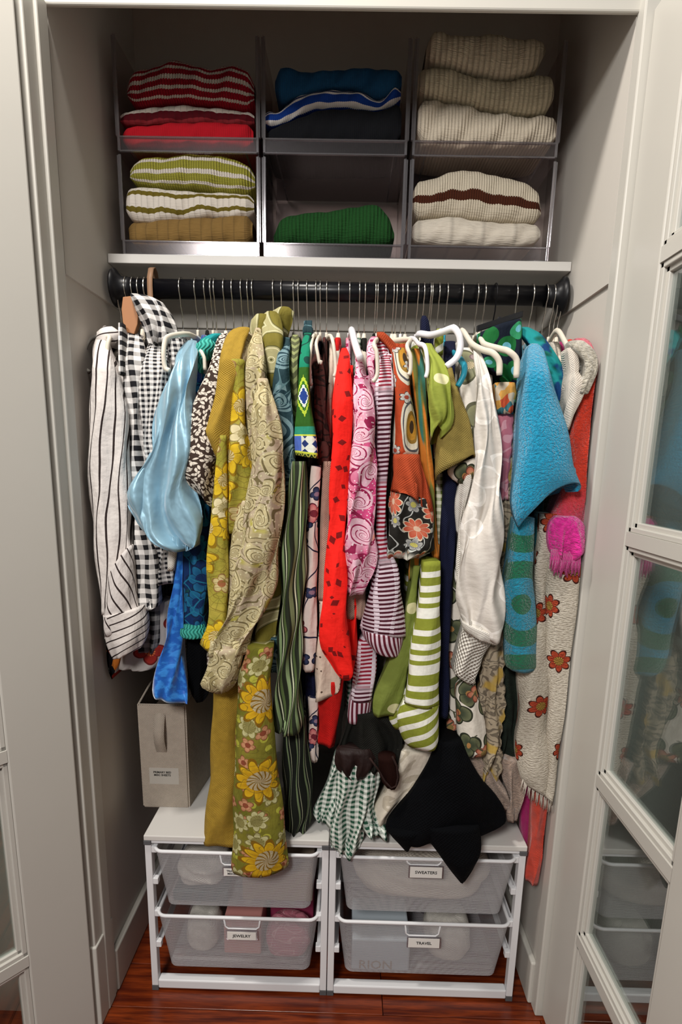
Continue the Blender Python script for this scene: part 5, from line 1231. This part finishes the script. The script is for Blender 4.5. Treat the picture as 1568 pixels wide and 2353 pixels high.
def _cp(nm, o):
    q = _hm[('hook', 'chrome')].copy(); C.objects.link(q); q.parent = o; return q
class _H: copy_to = staticmethod(_cp)
HKs = HK; HK = _H
loop_hanger((452, 735), [(430, 768, .09), (392, 772, .03), (380, 782, .02), (376, 815, .01), (380, 845, .01), (390, 851, .01)], CV, 'cream hanger arm ending in a rounded loop left of the blue satin shoulder', hook=447)
loop_hanger((718, 745), [(722, 770, .13), (716, 790, .04), (712, 830, .02), (713, 880, .02), (718, 884, .02)], CV, 'cream hanger end hanging low, left of three bare ends', r=.0042, hook=726)
loop_hanger((737, 745), [(733, 775, .12), (727, 790, .03), (731, 815, .02), (735, 835, .02), (738, 828, .02)], CV, 'cream hanger end, middle of three bare ends', r=.0042, hook=736)
loop_hanger((752, 745), [(758, 772, .12), (764, 780, .0), (769, 810, -.01), (772, 850, -.01), (768, 866, -.01)], CV, 'cream hanger end, right of three bare ends beside the red blouse', r=.0042, hook=751)
loop_hanger((885, 745), [(868, 780, .10), (860, 790, -.03), (866, 810, -.04), (868, 855, -.04), (862, 872, -.04), (856, 876, -.04)], CV, 'cream hanger end in front of the burgundy shoulder', r=.0048, hook=869)
loop_hanger((930, 745), [(940, 780, .08), (936, 795, -.02), (944, 820, -.03), (944, 850, -.03), (940, 862, -.03)], CV, 'cream hanger end right of the rust collar', r=.0048, hook=887)
loop_hanger((965, 745), [(950, 778, .10), (962, 790, .0), (975, 795, -.03), (981, 815, -.04), (983, 850, -.04), (979, 868, -.04)], WP, 'white hanger end against the left edge of the lime blouse', r=.0048, hook=926)
loop_hanger((955, 745), [(962, 768, .12), (990, 770, .06), (1020, 762, .0), (1042, 754, -.03), (1056, 772, -.04), (1058, 800, -.04), (1048, 824, -.04), (1026, 842, -.04)], WP, 'large white hanger arm curling round above the lime blouse', r=.0068, hook=962)
loop_hanger((1052, 745), [(1062, 760, .12), (1085, 790, .05), (1110, 804, .0), (1134, 812, -.03), (1148, 832, -.035), (1148, 862, -.035)], CV, 'long cream hanger arm with a clip end, right of the white blouse', r=.0062, hook=1065)
loop_hanger((1085, 745), [(1098, 768, .12), (1112, 790, .05), (1150, 802, .0), (1170, 808, -.03), (1188, 828, -.035), (1187, 868, -.035)], CV, 'long cream hanger arm ending above the floral waistband', r=.0062, hook=1100)
loop_hanger((1268, 745), [(1280, 760, .12), (1300, 788, .05), (1312, 812, .02), (1318, 830, .02)], CV, 'cream hanger arm resting on the boucle cardigan shoulder', r=.0058, hook=1277)
loop_hanger((252, 770), [(248, 772, .12), (252, 778, .07), (247, 800, .06), (247, 828, .06), (254, 834, .06)], CV, 'cream hanger end right of the striped shoulder', r=.0055, hook=302)
loop_hanger((205, 780), [(214, 776, .12), (200, 790, .09), (194, 815, .08), (196, 845, .08), (206, 856, .08)], 'grey_velvet', 'taupe hanger end nearest the left wall', r=.0055, hook=267)
loop_hanger((800, 745), [(808, 760, .10), (815, 785, .02), (822, 808, -.02), (828, 824, -.04)], WP, 'glossy white hanger arm coming down onto the pink strap', r=.0085, hook=804)
loop_hanger((1060, 800), [(1062, 830, .0), (1068, 842, -.02), (1066, 862, -.03), (1058, 878, -.03), (1052, 888, -.03)], 'blue_plastic', 'blue plastic hanger end beside the pale botanical shoulder', r=.0068, hook=1030)
loop_hanger((456, 800), [(462, 800, .08), (465, 812, .05), (470, 825, .045), (471, 850, .045)], CV, 'cream hanger end in the opening of the turquoise braid', r=.0045, hook=483)
# wide wooden top of the gingham dress's hanger, and the tan loop over the rod
X = P(300, 720, .10)
o = empty('wooden_hanger', P(300, 690, .10), 'flat brown wooden hanger end standing beside the gingham hood', 'hanger')
q = _cp('hook', o); q.location = (0, .1006, ZR_ - o.location.z)
pp = [(-.004, 0, .09 * 0 - .0), (0, 0, 0)]
A = [P(x, y, .10) for x, y in ((282, 682), (300, 680), (312, 690), (318, 715), (316, 745), (308, 768), (292, 764), (282, 740), (279, 710))]
b = MB(); b.v = A + [v + Vector((0, .016, 0)) for v in A]; b.uv = [(v.x, v.z) for v in b.v]; n = len(A)
b.f = [list(range(n))[::-1], [n + i for i in range(n)]] + [[i, (i+1) % n, n + (i+1) % n, n + i] for i in range(n)]
b.tube([P(300, 684, .105), (P(300, 684, .105).x + .002, .16, ZR_ - .08), (P(300, 684, .105).x + .002, YR_, ZR_ - .08)], .004, 8)
b.obj('hanger_arms', 'tan_wood', o, bevel=.003)
o = empty('over_rod_hook', (P(345, 672, .18).x, YR_, ZR_), 'tan flat loop strapped over the rod above the gingham hood', 'hook')
b = MB(); xl, xr = P(340, 670, .178).x, P(352, 670, .178).x
V = []; F = []
ring = [(.0215 * cos(math.radians(a)), .0215 * sin(math.radians(a))) for a in range(-100, 101, 20)]
prof = [(YR_ - .0235, ZR_ - .03), (YR_ - .0235, ZR_ + .0), (YR_ - .022, ZR_ + .016), (YR_ - .012, ZR_ + .036), (YR_, ZR_ + .042), (YR_ + .012, ZR_ + .036), (YR_ + .0235, ZR_ + .012), (YR_ + .0235, ZR_ - .03)]
for y, z in prof: V += [(xl, y, z), (xr, y, z)]
for y, z in [(YR_ + (y - YR_) * 1.12, ZR_ + (z - ZR_) * 1.05) for y, z in prof]: V += [(xl, y, z), (xr, y, z)]
m = len(prof)
for i in range(m - 1):
    a, c = 2*i, 2*(m + i)
    F += [[a, a + 1, a + 3, a + 2], [c, c + 2, c + 3, c + 1], [a, a + 2, c + 2, c], [a + 1, c + 1, c + 3, a + 3]]
build('strap', V, F, 'tan_plastic', o, [(v[0], v[2]) for v in V], True)
